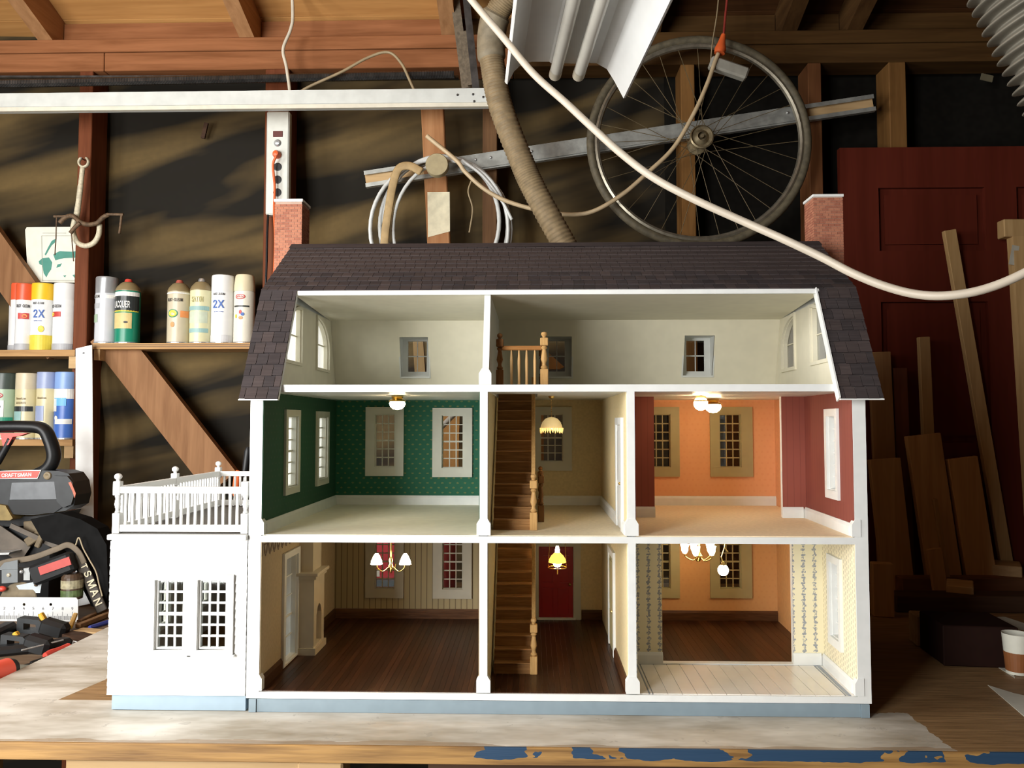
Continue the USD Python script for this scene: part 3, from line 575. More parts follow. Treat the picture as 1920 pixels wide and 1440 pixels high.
# --- attic: sloping rear lining with three dormers
def spt(x, z):   # on the inner slope
    t = (z - CA) / (F3 - CA); return (x, .42 + t * (.474 - .42), z)
dorm = []
for (xa, xb, ya_, yb_), w0, w1 in (((750, 803, 633, 706), 765, 800), ((1013, 1072, 632, 706), 1026, 1061), ((1283, 1339, 630, 704), 1288, 1321)):
    X0, X1 = at(xa, 670, .44)[0], at(xb, 670, .44)[0]; Zt, Zb = at(xa, ya_, .44)[2], at(xa, yb_, .46)[2]; dorm.append((X0, X1, Zb, Zt))
def slab(holes, thick, off, z0, z1, x0, x1, f):
    P = rect(x0, x1, z0, z1)
    for h_ in holes: P = P.difference(rect(*h_))
    m = prism(P, 'y', 0, thick); v = m.vertices.copy(); v[:, 1] += np.array([f(z) for z in v[:, 2]]) + off; return T(v, m.faces)
part(H, 'attic_slope', slab(dorm, .004, 0, F3, CA, XL1, XR0, lambda z: spt(0, z)[1]), CREAMW)
GREYW = plain('dormer_grey_white', (.66, .67, .63), .6, .05)
for i, (X0, X1, Zb, Zt) in enumerate(dorm):
    yf0 = lambda z: spt(0, z)[1]; yb = .4795
    D = part(H, 'dormer', cat(*[hexa([(xa, yf0(Zb), Zb - .004), (xb, yf0(Zb), Zb - .004), (xb, yb, Zb - .004), (xa, yb, Zb - .004), (xa, yf0(Zt), Zt + .004), (xb, yf0(Zt), Zt + .004), (xb, yb, Zt + .004), (xa, yb, Zt + .004)]) for xa, xb in ((X0 - .003, X0), (X1, X1 + .003))],
        bx(X0, X1, yf0(Zb) - .001, yb, Zb - .004, Zb), bx(X0, X1, yf0(Zt) - .0, yb, Zt, Zt + .004)), GREYW)
    w0, w1 = ((at(765, 670, yb)[0], at(800, 670, yb)[0]), (at(1029, 670, yb)[0], at(1059, 670, yb)[0]), (at(1287, 670, yb)[0], at(1321, 670, yb)[0]))[i]
    zb, zt = at(780, 697, yb)[2], at(780, 640, yb)[2]
    w0, w1 = max(w0, X0 + .004), min(w1, X1 - .004); zt = min(zt, Zt - .004); zb = max(zb, Zb + .006)
    fr = rect(X0, X1, Zb, Zt).difference(rect(w0, w1, zb, zt))
    w = part(H, 'dormer_window', cat(prism(fr, 'y', yb, yb + .006), bx(X0, X1, yb - .006, yb, Zb, Zb + .005)), GREYW)
    xm = (w0 + w1) / 2; zm = (zb + zt) / 2
    part(w, 'muntin_grid', cat(bx(w0, w1, yb + .001, yb + .004, zm - .0012, zm + .0012), bx(xm - .0008, xm + .0008, yb + .001, yb + .004, zb, zt)), GREYW)
    for a, b in ((w0, xm), (xm, w1)):
        for c, d in ((zb, zm), (zm, zt)): part(w, 'pane', bx(a, b, yb + .0045, yb + .0055, c, d), PANE)
# --- roof
RXL, RXR = -.468, .547; E0, B0, RG = np.array([-.018, 1.403]), np.array([.078, 1.592]), np.array([.25, 1.7085])
RF_IN = plain('roof_underside_white', (.75, .76, .73), .5, .05)
def ypoly(ps, xa, xb, mat, name): return part(H, name, prism(sg.Polygon(ps), 'x', xa, xb), mat)
def mir(p): return (.5 - p[0], p[1])
t_ = .007
lowf = [tuple(E0), tuple(B0), (B0[0] + t_, B0[1] - .003), (E0[0] + t_, E0[1])]
upf = [tuple(B0), tuple(RG), (RG[0], RG[1] - .009), (B0[0] + .007, B0[1] - .003)]
ypoly(lowf, RXL, -.405, RF_IN, 'roof_panel'); ypoly(lowf, .480, RXR, RF_IN, 'roof_panel')
ypoly(upf, RXL, RXR, RF_IN, 'roof_panel'); ypoly([mir(p) for p in upf][::-1], RXL, RXR, RF_IN, 'roof_panel')
def back_low(z):
    t = (z - 1.592) / (1.415 - 1.592); return .422 + t * (.495 - .422)
part(H, 'roof_panel', slab([(a - .004, b + .004, c - .006, d + .006) for a, b, c, d in dorm], .007, .001, 1.415, 1.592, RXL, RXR, back_low), RF_IN)
SHM = [wood(f'roof_shingle_{"abc"[i]}', *c, 'x', 6, .8, .3, .2) for i, c in enumerate([((.042, .033, .034), (.072, .058, .058)), ((.050, .038, .037), (.082, .064, .061)), ((.036, .030, .031), (.062, .051, .052))])]
def shingle(x0, x1, s0, s1, O, Dv, Nv, th=.0021):
    """x0..x1 along the eave, s0..s1 up the slope; thick butt at the bottom."""
    def P(x, s, h): q = O + Dv * s + Nv * h; return (x, q[0], q[1])
    return hexa([P(x0, s0, .0002), P(x1, s0, .0002), P(x1, s1, .0002), P(x0, s1, .0002), P(x0, s0, th + .0006), P(x1, s0, th + .0006), P(x1, s1, .0006), P(x0, s1, .0006)])
def unit(a): return a / np.linalg.norm(a)
RX = UsdGeom.Xform.Define(stage, path_of(H) + '/shingle_roof').GetPrim()
Dl = unit(B0 - E0); Nl = np.array([-Dl[1], Dl[0]]); Du = unit(RG - B0); Nu = np.array([-Du[1], Du[0]])
Ll, Lu = np.linalg.norm(B0 - E0), np.linalg.norm(RG - B0); rows = 10; ex = Ll / rows; cnt = 0
for xa, xb in ((RXL, -.405), (.480, RXR)):
    for r in range(rows):
        xs = [xa]; x = xa + (.0185 if r % 2 else .0095) + RNG.uniform(-.002, .002)
        while x < xb - .004: xs.append(x); x += .0185 + RNG.uniform(-.0015, .0015)
        xs.append(xb)
        for a, b in zip(xs[:-1], xs[1:]):
            part(RX, 'shingle', shingle(a + .0004, b - .0004, r * ex + RNG.uniform(-.0008, .0008), (r + 1) * ex + .003, E0, Dl, Nl), SHM[RNG.integers(3)]); cnt += 1
rest = []; rows = 11; ex = Lu / rows
for r in range(rows):
    xs = [RXL]; x = RXL + (.0185 if r % 2 else .0095) + RNG.uniform(-.002, .002)
    while x < RXR - .004: xs.append(x); x += .0185 + RNG.uniform(-.0015, .0015)
    xs.append(RXR)
    for a, b in zip(xs[:-1], xs[1:]):
        m = shingle(a + .0003, b - .0003, r * ex + RNG.uniform(-.0006, .0006), min((r + 1) * ex + .003, Lu), B0, Du, Nu)
        if cnt < 300: part(RX, 'shingle', m, SHM[RNG.integers(3)]); cnt += 1
        else: rest.append(m)
part(RX, 'shingles', cat(*rest), SHM[1], kind='stuff')
Db = np.array([-Du[0], Du[1]]); Mb = [(RXL, .0), (RXR, .0)]
part(RX, 'shingle_sheet', hexa([(RXL, .4225, 1.5925), (RXR, .4225, 1.5925), (RXR, .25, 1.7088), (RXL, .25, 1.7088), (RXL, .4235, 1.5945), (RXR, .4235, 1.5945), (RXR, .25, 1.7108), (RXL, .25, 1.7108)]), SHM[1])
part(RX, 'ridge_cap', prism(sg.Polygon([(.232, 1.7008), (.25, 1.7125), (.268, 1.7008), (.25, 1.7100)]), 'x', RXL - .001, RXR + .001), SHM[0])
# white edge strips on the cut edges and eaves of the front strips
def tp(s, h): q = E0 + Dl * s + Nl * h; return q
for xa, xb in ((.4775, .480),):
    ypoly([tuple(tp(0, .004)), tuple(tp(Ll, .004)), tuple(tp(Ll, -.010)), tuple(tp(0, -.010))], xa, xb, HWHITE, 'roof_edge_trim')
for xa, xb in ((RXL, -.405), (.480, RXR)): part(H, 'eave_trim', bx(xa, xb, E0[0] - .003, E0[0] + .006, E0[1] - .0022, E0[1] - .0002), HWHITE)
# --- chimneys of little bricks
BRK = [plain('chimney_brick_light', (.42, .165, .095), .85, .15, 200), plain('chimney_brick_dark', (.34, .12, .07), .85, .15, 200)]; MORT = plain('chimney_mortar', (.44, .30, .23), .9, .1)
def chimney(x0, x1, y0, y1, zb, zt):
    C = part(H, 'chimney', bx(x0 + .0006, x1 - .0006, y0 + .0006, y1 - .0006, zb, zt), MORT); h = .0052; sets = ([], [])
    for j in range(int((zt - zb) / h)):
        z = zb + j * h; off = (j % 2) * .0055
        for fixed, lo, hi, ax in ((y0, x0, x1, 'x'), (x0, y0, y1, 'yl'), (x1, y0, y1, 'yr')):
            u = lo - off
            while u < hi:
                a, b = max(u, lo), min(u + .0112, hi)
                if b - a > .001:
                    d = RNG.uniform(0, .0003)
                    m = bx(a, b - .0004, y0 - d, y0 + .002, z, z + h - .0005) if ax == 'x' else bx(*((x0 - d, x0 + .002) if ax == 'yl' else (x1 - .002, x1 + d)), a, b - .0004, z, z + h - .0005)
                    sets[int(RNG.random() < .35)].append(m)
                u += .0115
    for s_, mt in zip(sets, BRK): part(C, 'bricks', cat(*s_), mt, kind='stuff')
    part(C, 'chimney_cap', bx(x0 - .002, x1 + .002, y0 - .002, y1 + .002, zt, zt + .0055, .0008), HWHITE)
cq = [at(x, y, .29) for x, y in ((515, 420), (566.5, 378), (1526, 420), (1580, 369))]
chimney(cq[0][0], min(cq[1][0], XL0 - .0015), .29, .343, 1.60, cq[1][2]); chimney(cq[2][0], cq[3][0], .29, .343, 1.60, cq[3][2])

# ================================================================== SIDE WING WITH ROOF DECK
V = thing('dollhouse_wing', 'white clapboard side wing with two windows and a railed roof deck', 'dollhouse')
vx0, vx1, vy1 = -.6775, -.4565, .43; ZW = 1.178
WINGIN = plain('wing_inside_taupe', (.56, .48, .41), .7, .1); WALLW = plain('wing_white', (.82, .83, .81), .5, .03); WIN_IN = plain('wing_inside_white', (.76, .75, .68), .6, .05)
f2r = lambda a, b, y0, y1: (at(a, y0, 0)[0], at(b, y0, 0)[0], at(a, y1, 0)[2], at(a, y0, 0)[2])
wf = [f2r(294, 347, 1086, 1217), f2r(374, 427, 1086, 1217)]
fw = rect(vx0, vx1, .9325, ZW)
for b in wf: fw = fw.difference(rect(*b))
part(V, 'window_wall', prism(fw, 'y', .0, .008), WALLW)
sw = rect(.0085, vy1 - .0085, .9325, ZW)
swin = [(.06, .115, 1.0, 1.115), (.135, .19, 1.0, 1.115), (.24, .295, 1.0, 1.115), (.315, .37, 1.0, 1.115)]
for b in swin: sw = sw.difference(rect(*b))
part(V, 'wall', prism(sw, 'x', vx0, vx0 + .008), WINGIN)
rwin = [(-.64, -.585, 1.0, 1.115), (-.565, -.51, 1.0, 1.115)]
rw = rect(vx0, vx1, .9325, ZW)
for b in rwin: rw = rw.difference(rect(*b))
part(V, 'wall', prism(rw, 'y', vy1 - .008, vy1), WINGIN)
part(V, 'floor', bx(vx0 + .0085, vx1 - .001, .0085, vy1 - .0085, .925, .9405), OAK)
h = .0135; z = .9330; n = 0
while z < ZW - .008:     # clapboard courses
    P = rect(vx0 - .001, vx1, z, z + h - .0004)
    for b in wf: P = P.difference(rect(b[0] - .0125, b[1] + .0125, b[2] - .0075, b[3] + .0085))
    for P_ in getattr(P, 'geoms', [P]):
        m = prism(P_, 'y', -.0022, -.0002); v = m.vertices.copy(); v[:, 1] = np.where(v[:, 1] < -.001, -.0004 - .0018 * (1 - (v[:, 2] - z) / h), v[:, 1])
        part(V, 'clapboard', T(v, m.faces), WALLW)
    z += h
for b in wf:
    w = window(V, 'y', .009, -1, *b, .009, .010, .010, .007, .007, 3, 6, WALLW, mt=.0034)
    zz = b[2] - .008
    part(V, 'window_casing', prism(rect(b[0] - .0118, b[1] + .0118, b[2] - .007, b[3] + .008).difference(rect(b[0] - .0005, b[1] + .0005, b[2], b[3])), 'y', -.0062, -.0004), WALLW)
    part(V, 'window_sill', bx(b[0] - .015, b[1] + .015, -.0085, -.0004, b[2] - .0105, b[2] - .0071, .0006), WALLW)
for b in swin: window(V, 'x', vx0 + .0082, -1, *b, .008, .006, .006, .006, .006, 3, 6, WIN_IN, mt=.003)
for b in rwin: window(V, 'y', vy1 - .0082, 1, *b, .008, .006, .006, .006, .006, 3, 6, WIN_IN, mt=.003)
part(V, 'foundation', bx(vx0 + .006, vx1 + .0005, .001, vy1 - .002, Z0 + .0005, .9322, .0005), plain('wing_foundation_blue', (.30, .40, .48), .5, .06))
part(V, 'cornice', bx(vx0 - .0035, vx1 + .0005, -.0085, vy1 + .004, ZW, ZW + .0085, .001), WALLW)
part(V, 'roof_deck', bx(vx0 + .002, vx1, .0, vy1, ZW + .0086, ZW + .0096), plain('deck_grey', (.15, .145, .135), .7, .1))
dz = ZW + .0097
def wing_post(x, y, hh=.083):
    w = .0058; return cat(bx(x - w, x + w, y - w, y + w, dz, dz + .032, .0008), lathe([(0, .031), (w * .75, .033), (w * .5, .037), (w * .85, .046), (w * .6, .055), (w * .8, .060), (0, .062)], 14, (x, y, dz)), bx(x - w, x + w, y - w, y + w, dz + .0605, dz + hh, .0008))
yb0 = .419
posts = [(vx0 + .006, .005), (vx1 - .0062, .005), (vx0 + .006, .212), (vx0 + .006, yb0), (vx1 - .0062, yb0)]
DK = [part(V, 'deck_post', wing_post(x, y), WALLW, 35) for x, y in posts]
for i in (0, 2, 3): part(DK[i], 'ball_finial', cat(lathe([(0, .083), (.003, .0832), (.003, .0855), (0, .086)], 12, (*posts[i], dz)), ball((*posts[i], dz + .0905), .0062, 2, (1, 1, .85))), WALLW, True)
def rails(a, b, n):
    a, b = np.array([*a, 0.]), np.array([*b, 0.]); t = unit(b - a); a2, b2 = a + t * .0055, b - t * .0055; s = np.cross(t, [0, 0, 1])
    for z0, z1, wd in ((.0025, .0135, .0045), (.0640, .0745, .0055)):
        part(V, 'deck_rail', board(a2 + [0, 0, dz + (z0 + z1) / 2], b2 + [0, 0, dz + (z0 + z1) / 2], z1 - z0, wd * 1.6, tuple(s)), WALLW)
    for k in range(n):
        p = a2 + (b2 - a2) * (k + .7) / (n + .4); part(V, 'baluster', bx(p[0] - .0019, p[0] + .0019, p[1] - .0019, p[1] + .0019, dz + .0113, dz + .0657), WALLW)
rails(posts[0], posts[1], 17); rails(posts[0], posts[2], 15); rails(posts[2], posts[3], 15); rails(posts[3], posts[4], 17)

# ================================================================== DOLLHOUSE LAMPS
GLOW = emit('lamp_shade_white_glow', (1.0, .76, .45), 36.0); GLOWT = emit('tulip_glow', (1.0, .80, .52), 19.0); GLOWY = emit('lamp_shade_amber_glow', (1.0, .62, .10), 1.6); GLOWD = emit('lamp_shade_dim_amber', (.95, .68, .28), .55); GLOWH = emit('bulb_glow', (1.0, .76, .45), 26.0)
def lamp_point(name, p, power, col=(1, .72, .40), r=.004):
    L = UsdLux.SphereLight.Define(stage, '/World/' + numbered('/World', name)); L.AddTranslateOp().Set(Gf.Vec3d(*map(float, p))); L.CreateRadiusAttr(r); L.CreateColorAttr(Gf.Vec3f(*col)); L.CreateIntensityAttr(power)
def bowl_lamp(p, r, label, group=None, globe=False):
    """flush ceiling lamp: p is the middle of its shade"""
    t = thing('ceiling_lamp', label, 'lamp', group)
    part(t, 'shade', lathe([(0, -r * .75), (r * .5, -r * .66), (r * .85, -r * .35), (r, 0), (r * .92, r * .25), (r * .3, r * .4), (0, r * .4)] if not globe else [(r * math.sin(a), -r * math.cos(a)) for a in np.linspace(0, math.pi, 13)], 20, p), GLOW, True)
    part(t, 'brass_fitter', lathe([(r * .3, r * .42), (r * 1.05, r * .30), (r * 1.08, r * .36), (r * .6, r * .62), (r * .75, r * .8), (r * .7, r * .98), (0, r * 1.0)], 20, p), BRASS, 35)
    return t
p = at(745, 761, .17); p[2] = C1 + .241 - .0205 - .0; p = at(745, 761, .17); bowl_lamp((p[0], p[1], C2 - .0152), .0150, 'brass and white glass ceiling lamp in the green bedroom')
bowl_lamp((*at(1314, 762, .17)[:2], C2 - .0150), .0128, 'round globe ceiling lamp, left of the pair in the peach bedroom', 'pair of peach bedroom ceiling lamps', True)
bowl_lamp((*at(1337, 762, .35)[:2], C2 - .0175), .0165, 'flat bowl ceiling lamp, right of the pair in the peach bedroom', 'pair of peach bedroom ceiling lamps')
# two-shade brass chandelier, lower left room
c = at(733, 1045, .20); t = thing('chandelier', 'brass chandelier with two lit cone shades in the lower left room', 'lamp')
cx, cyy = c[0], c[1]; zc = at(733, 1062, .20)[2]
part(t, 'stem', cat(cyl((cx, cyy, zc), (cx, cyy, C1 - .0005), .0016), lathe([(0, -.012), (.003, -.008), (.0055, -.001), (.003, .006), (.0042, .012), (.0016, .018)], 14, (cx, cyy, zc)), lathe([(.007, -.003), (.003, -.006), (.007, 0)], 14, (cx, cyy, C1 - .0006))), BRASS, 35)
for s in (-1, 1):
    ex = cx + s * .0265; a = part(t, 'arm', tube([(cx + s * .003, cyy, zc), (cx + s * .014, cyy, zc - .009), (ex - s * .003, cyy, zc - .004), (ex, cyy, zc + .004)], .0012, 8), BRASS, True)
    part(a, 'shade', lathe([(.0112, .004), (.0100, .010), (.006, .019), (.0028, .0235), (0, .024)], 16, (ex, cyy, zc)), GLOWH, True); part(a, 'candle_cup', lathe([(0, .002), (.003, .003), (.0045, .005), (0, .0055)], 12, (ex, cyy, zc)), BRASS)
for s in (-1, 1): part(t, 'arm', tube([(cx, cyy + s * .003, zc), (cx + .003, cyy + s * .014, zc - .009), (cx + .005, cyy + s * .024, zc)], .0012, 8), BRASS, True)
# hall oil-style lamp
c = at(1045, 1046, .22); t = thing('hanging_lamp', 'amber glass oil-style lamp hanging in the lower hall', 'lamp'); cx, cyy, cz = c
part(t, 'shade', lathe([(.0165, -.008), (.0155, -.003), (.0115, .004), (.0060, .009), (.0050, .010)], 20, (cx, cyy, cz)), GLOWY, True)
part(t, 'glass_chimney', lathe([(.0048, .009), (.0042, .016), (.0024, .022), (0, .0225)], 14, (cx, cyy, cz)), GLOW, True)
part(t, 'glass_font', lathe([(0, -.018), (.005, -.016), (.0085, -.011), (.0075, -.0075), (0, -.007)], 16, (cx, cyy, cz)), GLOW, True)
part(t, 'brass_frame', cat(tube([(cx + .017 * math.cos(a), cyy + .017 * math.sin(a), cz - .0175) for a in np.linspace(0, 2 * math.pi, 17)[:-1]], .0009, 6, smooth=False, closed=True), cyl((cx, cyy, cz - .03), (cx, cyy, cz - .018), .0012, 6), cyl((cx - .0168, cyy, cz - .018), (cx - .0125, cyy, C1 - .0005), .0006, 5), cyl((cx + .0168, cyy, cz - .018), (cx + .0125, cyy, C1 - .0005), .0006, 5)), BRASS)
# fringed pendant, upper hall
c = at(1034, 797, .20); t = thing('pendant_lamp', 'fringed glass pendant lamp on a chain in the upper hall', 'lamp'); cx, cyy, cz = c
SHADE = emit('leaded_shade_amber', (.88, .66, .30), .38)
part(t, 'shade', lathe([(.0205, -.006), (.0195, -.001), (.0165, .006), (.011, .012), (.004, .0145), (0, .015)], 20, (cx, cyy, cz)), SHADE, True)
fr = []
for k in range(26):
    a = k / 26 * 2 * math.pi; r = .0203; fr.append(lathe([(.0019, -.005), (.0015, -.010), (0, -.0145 - .0015 * (k % 2))], 5, (cx + r * math.cos(a), cyy + r * math.sin(a), cz)))
part(t, 'bulb', ball((cx, cyy, cz - .002), .0052, 2), emit('bare_bulb_glow', (1.0, .78, .48), 55.0), True)
part(t, 'bead_fringe', cat(*fr), emit('fringe_amber', (1.0, .70, .24), .9), kind='stuff')
part(t, 'chain', cat(*[cyl((cx, cyy, cz + .015 + k * .0042), (cx + .0006 * (-1) ** k, cyy, cz + .018 + k * .0042), .0009, 5) for k in range(int((C2 - cz - .016) / .0042))], lathe([(0, -.006), (.004, -.004), (.006, -.0006), (0, -.0004)], 12, (cx, cyy, C2))), BRASS)
# dining chandelier with tulip shades, and a globe pendant, lower right
c = at(1311, 1030, .33); t = thing('chandelier', 'brass chandelier with five lit tulip shades in the lower right room', 'lamp'); cx, cyy = c[0], c[1]; zc = at(1311, 1042, .33)[2]
part(t, 'stem', cat(cyl((cx, cyy, zc - .006), (cx, cyy, C1 - .0005), .0017), lathe([(0, -.012), (.004, -.007), (.006, 0), (.002, .006)], 14, (cx, cyy, zc))), BRASS, 35)
for k in range(5):
    a = k / 5 * 2 * math.pi + .5; u = np.array([math.cos(a), math.sin(a), 0]); P = np.array([cx, cyy, zc])
    arm = part(t, 'arm', tube([P, P + u * .012 + [0, 0, -.009], P + u * .026 + [0, 0, -.003], P + u * .028 + [0, 0, .003]], .0012, 8), BRASS, True)
    part(arm, 'tulip_shade', lathe([(0, .003), (.004, .004), (.0068, .010), (.0072, .016), (.0092, .0215)], 12, P + u * .028), GLOWT, True)
c = at(1356, 1069, .10); t = thing('pendant_lamp', 'white globe pendant on a crooked brass stem in the lower right room', 'lamp'); cx, cyy, cz = c
part(t, 'globe', ball(c, .0092, 3, (1, 1, 1.05)), GLOWT, True)
part(t, 'stem', cat(tube([(cx + .001, cyy, C1 - .0004), (cx + .0035, cyy, C1 - .014), (cx + .002, cyy, C1 - .022), (cx - .003, cyy, cz + .022), (cx, cyy, cz + .009)], .0010, 6, smooth=False), lathe([(.0042, -.002), (.0035, .003), (.001, .006)], 12, (cx, cyy, cz + .0088)), cyl((cx + .002, cyy, C1 - .020), (cx + .0085, cyy, C1 - .028), .0009, 6)), BRASS)

# ================================================================== THINGS ON THE BACK WALL AND UNDER THE ROOF
PAPERW = plain('card_white', (.74, .74, .64), .6, .08); TEAL = plain('print_green', (.06, .26, .20), .6, .1)
def P3(pts, Y): return [at(x, y, Y if not isinstance(Y, (list, tuple)) else Y[i]) for i, (x, y) in enumerate(pts)]
# metal track
Y = .92; zt, zb = at(460, 170, Y)[2], at(460, 206, Y)[2]; xa, xb = at(-60, 190, Y)[0], at(916, 190, Y)[0]; hh = (zt - zb) * .93; zb = zt - hh
R = thing('metal_track', 'long bright galvanised track running level above the spray cans', 'rail')
part(R, 'channel', cat(prism(sg.Polygon([(0, 0), (.004, .0), (.004, hh * .2), (.0, hh * .24), (0, hh), (.03, hh), (.03, hh - .003), (.006, hh - .003), (.006, hh * .2), (.0062, .003), (.02, .003), (.02, 0)]), 'x', xa, xb)).apply_translation((0, Y, zb)), plain('track_grey_white', (.60, .63, .60), .35, .12, 25))
part(R, 'lip', mv(prism(sg.Polygon([(-.003, -.002), (.006, -.002), (.006, hh * .18), (-.003, hh * .18)]), 'x', xa, xb), 0, Y - .0005, zb), plain('track_lip_cream', (.66, .63, .52), .45, .1))
for x, y in ((858, 178), (887, 177), (889, 190), (906, 182)):
    p = at(x, y, Y); part(R, 'bolt', lathe([(0, -.003), (.0028, -.0025), (.0035, -.0004), (.0035, .001)], 8, (p[0], Y, p[2]), 'y'), DSTEEL)
part(R, 'hanger_strap', cat(board(at(893, 172, Y + .012), at(868, -60, Y + .012), .020, .003), ), DSTEEL)
# coil spring
Y = 1.0; p0, p1 = at(-40, 158, Y), at(852, 140, Y); n = 300; t = np.linspace(0, 1, n * 7 + 1); ang = t * n * 2 * np.pi
dirv = unit(p1 - p0); s1 = np.array([0, 1., 0]); s2 = np.cross(dirv, s1); hp = p0 + (p1 - p0) * t[:, None] + .0105 * (np.cos(ang)[:, None] * s1 + np.sin(ang)[:, None] * s2)
single('door_spring', tube(hp, .0024, 5, smooth=False), DSTEEL, 'long dark coil spring stretched above the metal track', 'spring')
single('angle_iron', cat(board(at(-60, 146, 1.04), at(860, 146, 1.04), .006, .02)), DSTEEL, 'thin dark iron bar just under the wall plate', 'bar')
single('perforated_strap', cat(board(at(846, -60, 1.0), at(874, 165, 1.0), .026, .004), board(at(868, 60, .985), at(884, 160, .985), .02, .01)), plain('dull_brown_metal', (.20, .16, .11), .6, .4, 90, metallic=.4), 'dull brown metal hanger beside the vacuum hose', 'bracket')
# cables
CABW = plain('white_cable', (.52, .46, .37), .45, .06); CABT = plain('tan_cable', (.52, .40, .24), .5, .15); CABB = plain('brown_cable', (.30, .23, .13), .5, .2)
single('house_cable', tube(P3([(545, -60), (549, 25), (545, 55), (531, 92), (537, 125), (543, 168), (545, 205)], .99), .0048, 10), plain('cream_cable', (.60, .55, .44), .5, .15), 'cream cable dropping from the roof planks past the wall plate', 'cable', True)
single('brown_wire', tube(P3([(548, 185), (575, 165), (640, 135), (690, 108), (728, 98), (752, 118), (768, 150), (790, 200)], .97), .0042, 8), CABB, 'brown wire arching over the metal track', 'wire', True)
single('extension_cord', tube(P3([(800, -110), (880, -5), (945, 72), (1000, 138), (1060, 192), (1105, 234), (1165, 288), (1225, 333), (1300, 373), (1400, 418), (1470, 449), (1540, 482), (1600, 513), (1660, 537), (1720, 552), (1780, 554), (1850, 541), (1930, 507), (2040, 440)], [-.02 - .018 * i for i in range(19)]), .0056, 12), CABW, 'thick white cord swooping across in front of the roof and right chimney', 'cord', True)
# vacuum hose
Y = .78; hp = smooth_path(P3([(1010, -70), (962, -18), (930, 30), (921, 78), (924, 125), (939, 200), (977, 300), (1004, 360), (1056, 455), (1095, 530), (1120, 640)], [Y - .06, Y - .05, Y - .02, Y, Y, Y, Y, Y, Y, Y, Y - .02]), 52)
rr = .0315 + .0012 * np.sin(np.arange(len(hp)) * 2 * np.pi / 4.0)
HOSE = thing('vacuum_hose', 'thick brown ribbed vacuum hose slanting down behind the roof', 'hose')
part(HOSE, 'hose', tube(hp, rr, 18, smooth=False), plain('dusty_brown_hose', (.26, .19, .10), .7, .3, 50), True)
i0 = 52 * 3; part(HOSE, 'cuff', tube(hp[i0 - 60:i0 + 44:6], np.r_[.030, np.full(15, .0375), .037, .031][:len(hp[i0 - 60:i0 + 44:6])], 18, smooth=False), plain('dusty_grey_cuff', (.24, .20, .13), .65, .3, 50), 40)
# fluorescent fixture
SL_ = thing('shop_light', 'white two-tube fluorescent shop light hanging overhead, unlit', 'lamp')
px_c, fz_ = at(1060, 140, .37), 0
prof = [(-.125, -.022), (-.122, -.024), (-.108, .004), (-.090, .022), (-.070, .026), (-.034, .027), (-.030, .024), (.030, .024), (.034, .027), (.066, .026), (.088, .014), (.104, -.012), (.123, -.048), (.127, -.047)]
refl = prof + [(x * 1.02, z + .0035) for x, z in prof[::-1]]
def fix(m):
    m = rot(m, 4.6, (0, 0, 1)); m.apply_translation(px_c); return m
REFW = plain('reflector_white', (.85, .86, .84), .35, .03); TUBEW = plain('tube_glass_white', (.72, .70, .62), .25, .04)
part(SL_, 'reflector', fix(prism(sg.Polygon(refl).buffer(0), 'y', -1.22, 0)), REFW, 25)
for x in (-.020, .030):
    tb = part(SL_, 'fluorescent_tube', fix(cat(lathe([(0, -1.19), (.0125, -1.188), (.0125, .016), (0, .018)], 20, (x, 0, .006), 'y'))), TUBEW, 35)
    part(tb, 'end_cap', fix(lathe([(.0131, -.012), (.0131, .017), (.008, .020), (0, .020)], 20, (x, 0, .006), 'y')), plain('tube_cap_cream', (.62, .57, .45), .4), 35)
part(SL_, 'ballast_box', fix(bx(-.05, .05, -1.22, -.002, .0275, .062, .004)), REFW)
for y in (-.12, -1.05): part(SL_, 'hanging_chain', fix(cat(*[cyl((0, y, .062 + k * .02), (.003 * (-1) ** k, y, .079 + k * .02), .0018, 5) for k in range(45)])), STEEL)
# silver duct
a0, a1 = at(1858, -190, -.14), at(2075, 235, -.14); u = unit(a1 - a0); L = np.linalg.norm(a1 - a0); n = 170; tt = np.arange(n * 4) / (n * 4); nr = int(L / .0165); ph = (tt * nr) % 1
pts = a0 + (a1 - a0) * tt[:, None]; rr = .075 + .0075 * np.cos(ph * 2 * np.pi)
single('flexible_duct', tube(pts, rr, 40, smooth=False), plain('dull_silver_foil', (.19, .175, .14), .55, .2, 30), 'fat silver corrugated duct at the top right corner', 'duct', True)
# bicycle wheel
Y = .99; wc = at(1310, 266, Y); Rw = 212 * (Y + 1.28) / 1500
BW_ = thing('bicycle_wheel', 'old bicycle wheel with thin tyre hung flat on the back wall', 'wheel')
ringp = lambda r, y=0: [(wc[0] + r * math.cos(a), wc[1] + y, wc[2] + r * .965 * math.sin(a)) for a in np.linspace(0, 2 * math.pi, 73)[:-1]]
part(BW_, 'tyre', tube(ringp(Rw - .012), .0122, 12, smooth=False, closed=True), plain('dusty_tyre', (.12, .10, .06), .7, .4, 60), True)
part(BW_, 'rim', tube(ringp(Rw - .029), .0085, 8, smooth=False, closed=True, ell=(1.1, 1)), plain('dull_chrome_rim', (.34, .31, .24), .35, .3, 50, metallic=.7), 40)
HUBM = plain('hub_metal', (.36, .29, .17), .45, .4, 90, metallic=.6)
part(BW_, 'hub', cat(lathe([(0, -.05), (.005, -.05), (.005, -.035), (.027, -.034), (.027, -.030), (.012, -.027), (.012, .027), (.027, .030), (.027, .034), (0, .035)], 18, tuple(wc), 'y'), lathe([(.030, -.046), (.034, -.043), (.034, -.039), (.022, -.037), (.012, -.048)], 20, tuple(wc), 'y')), HUBM, 35)
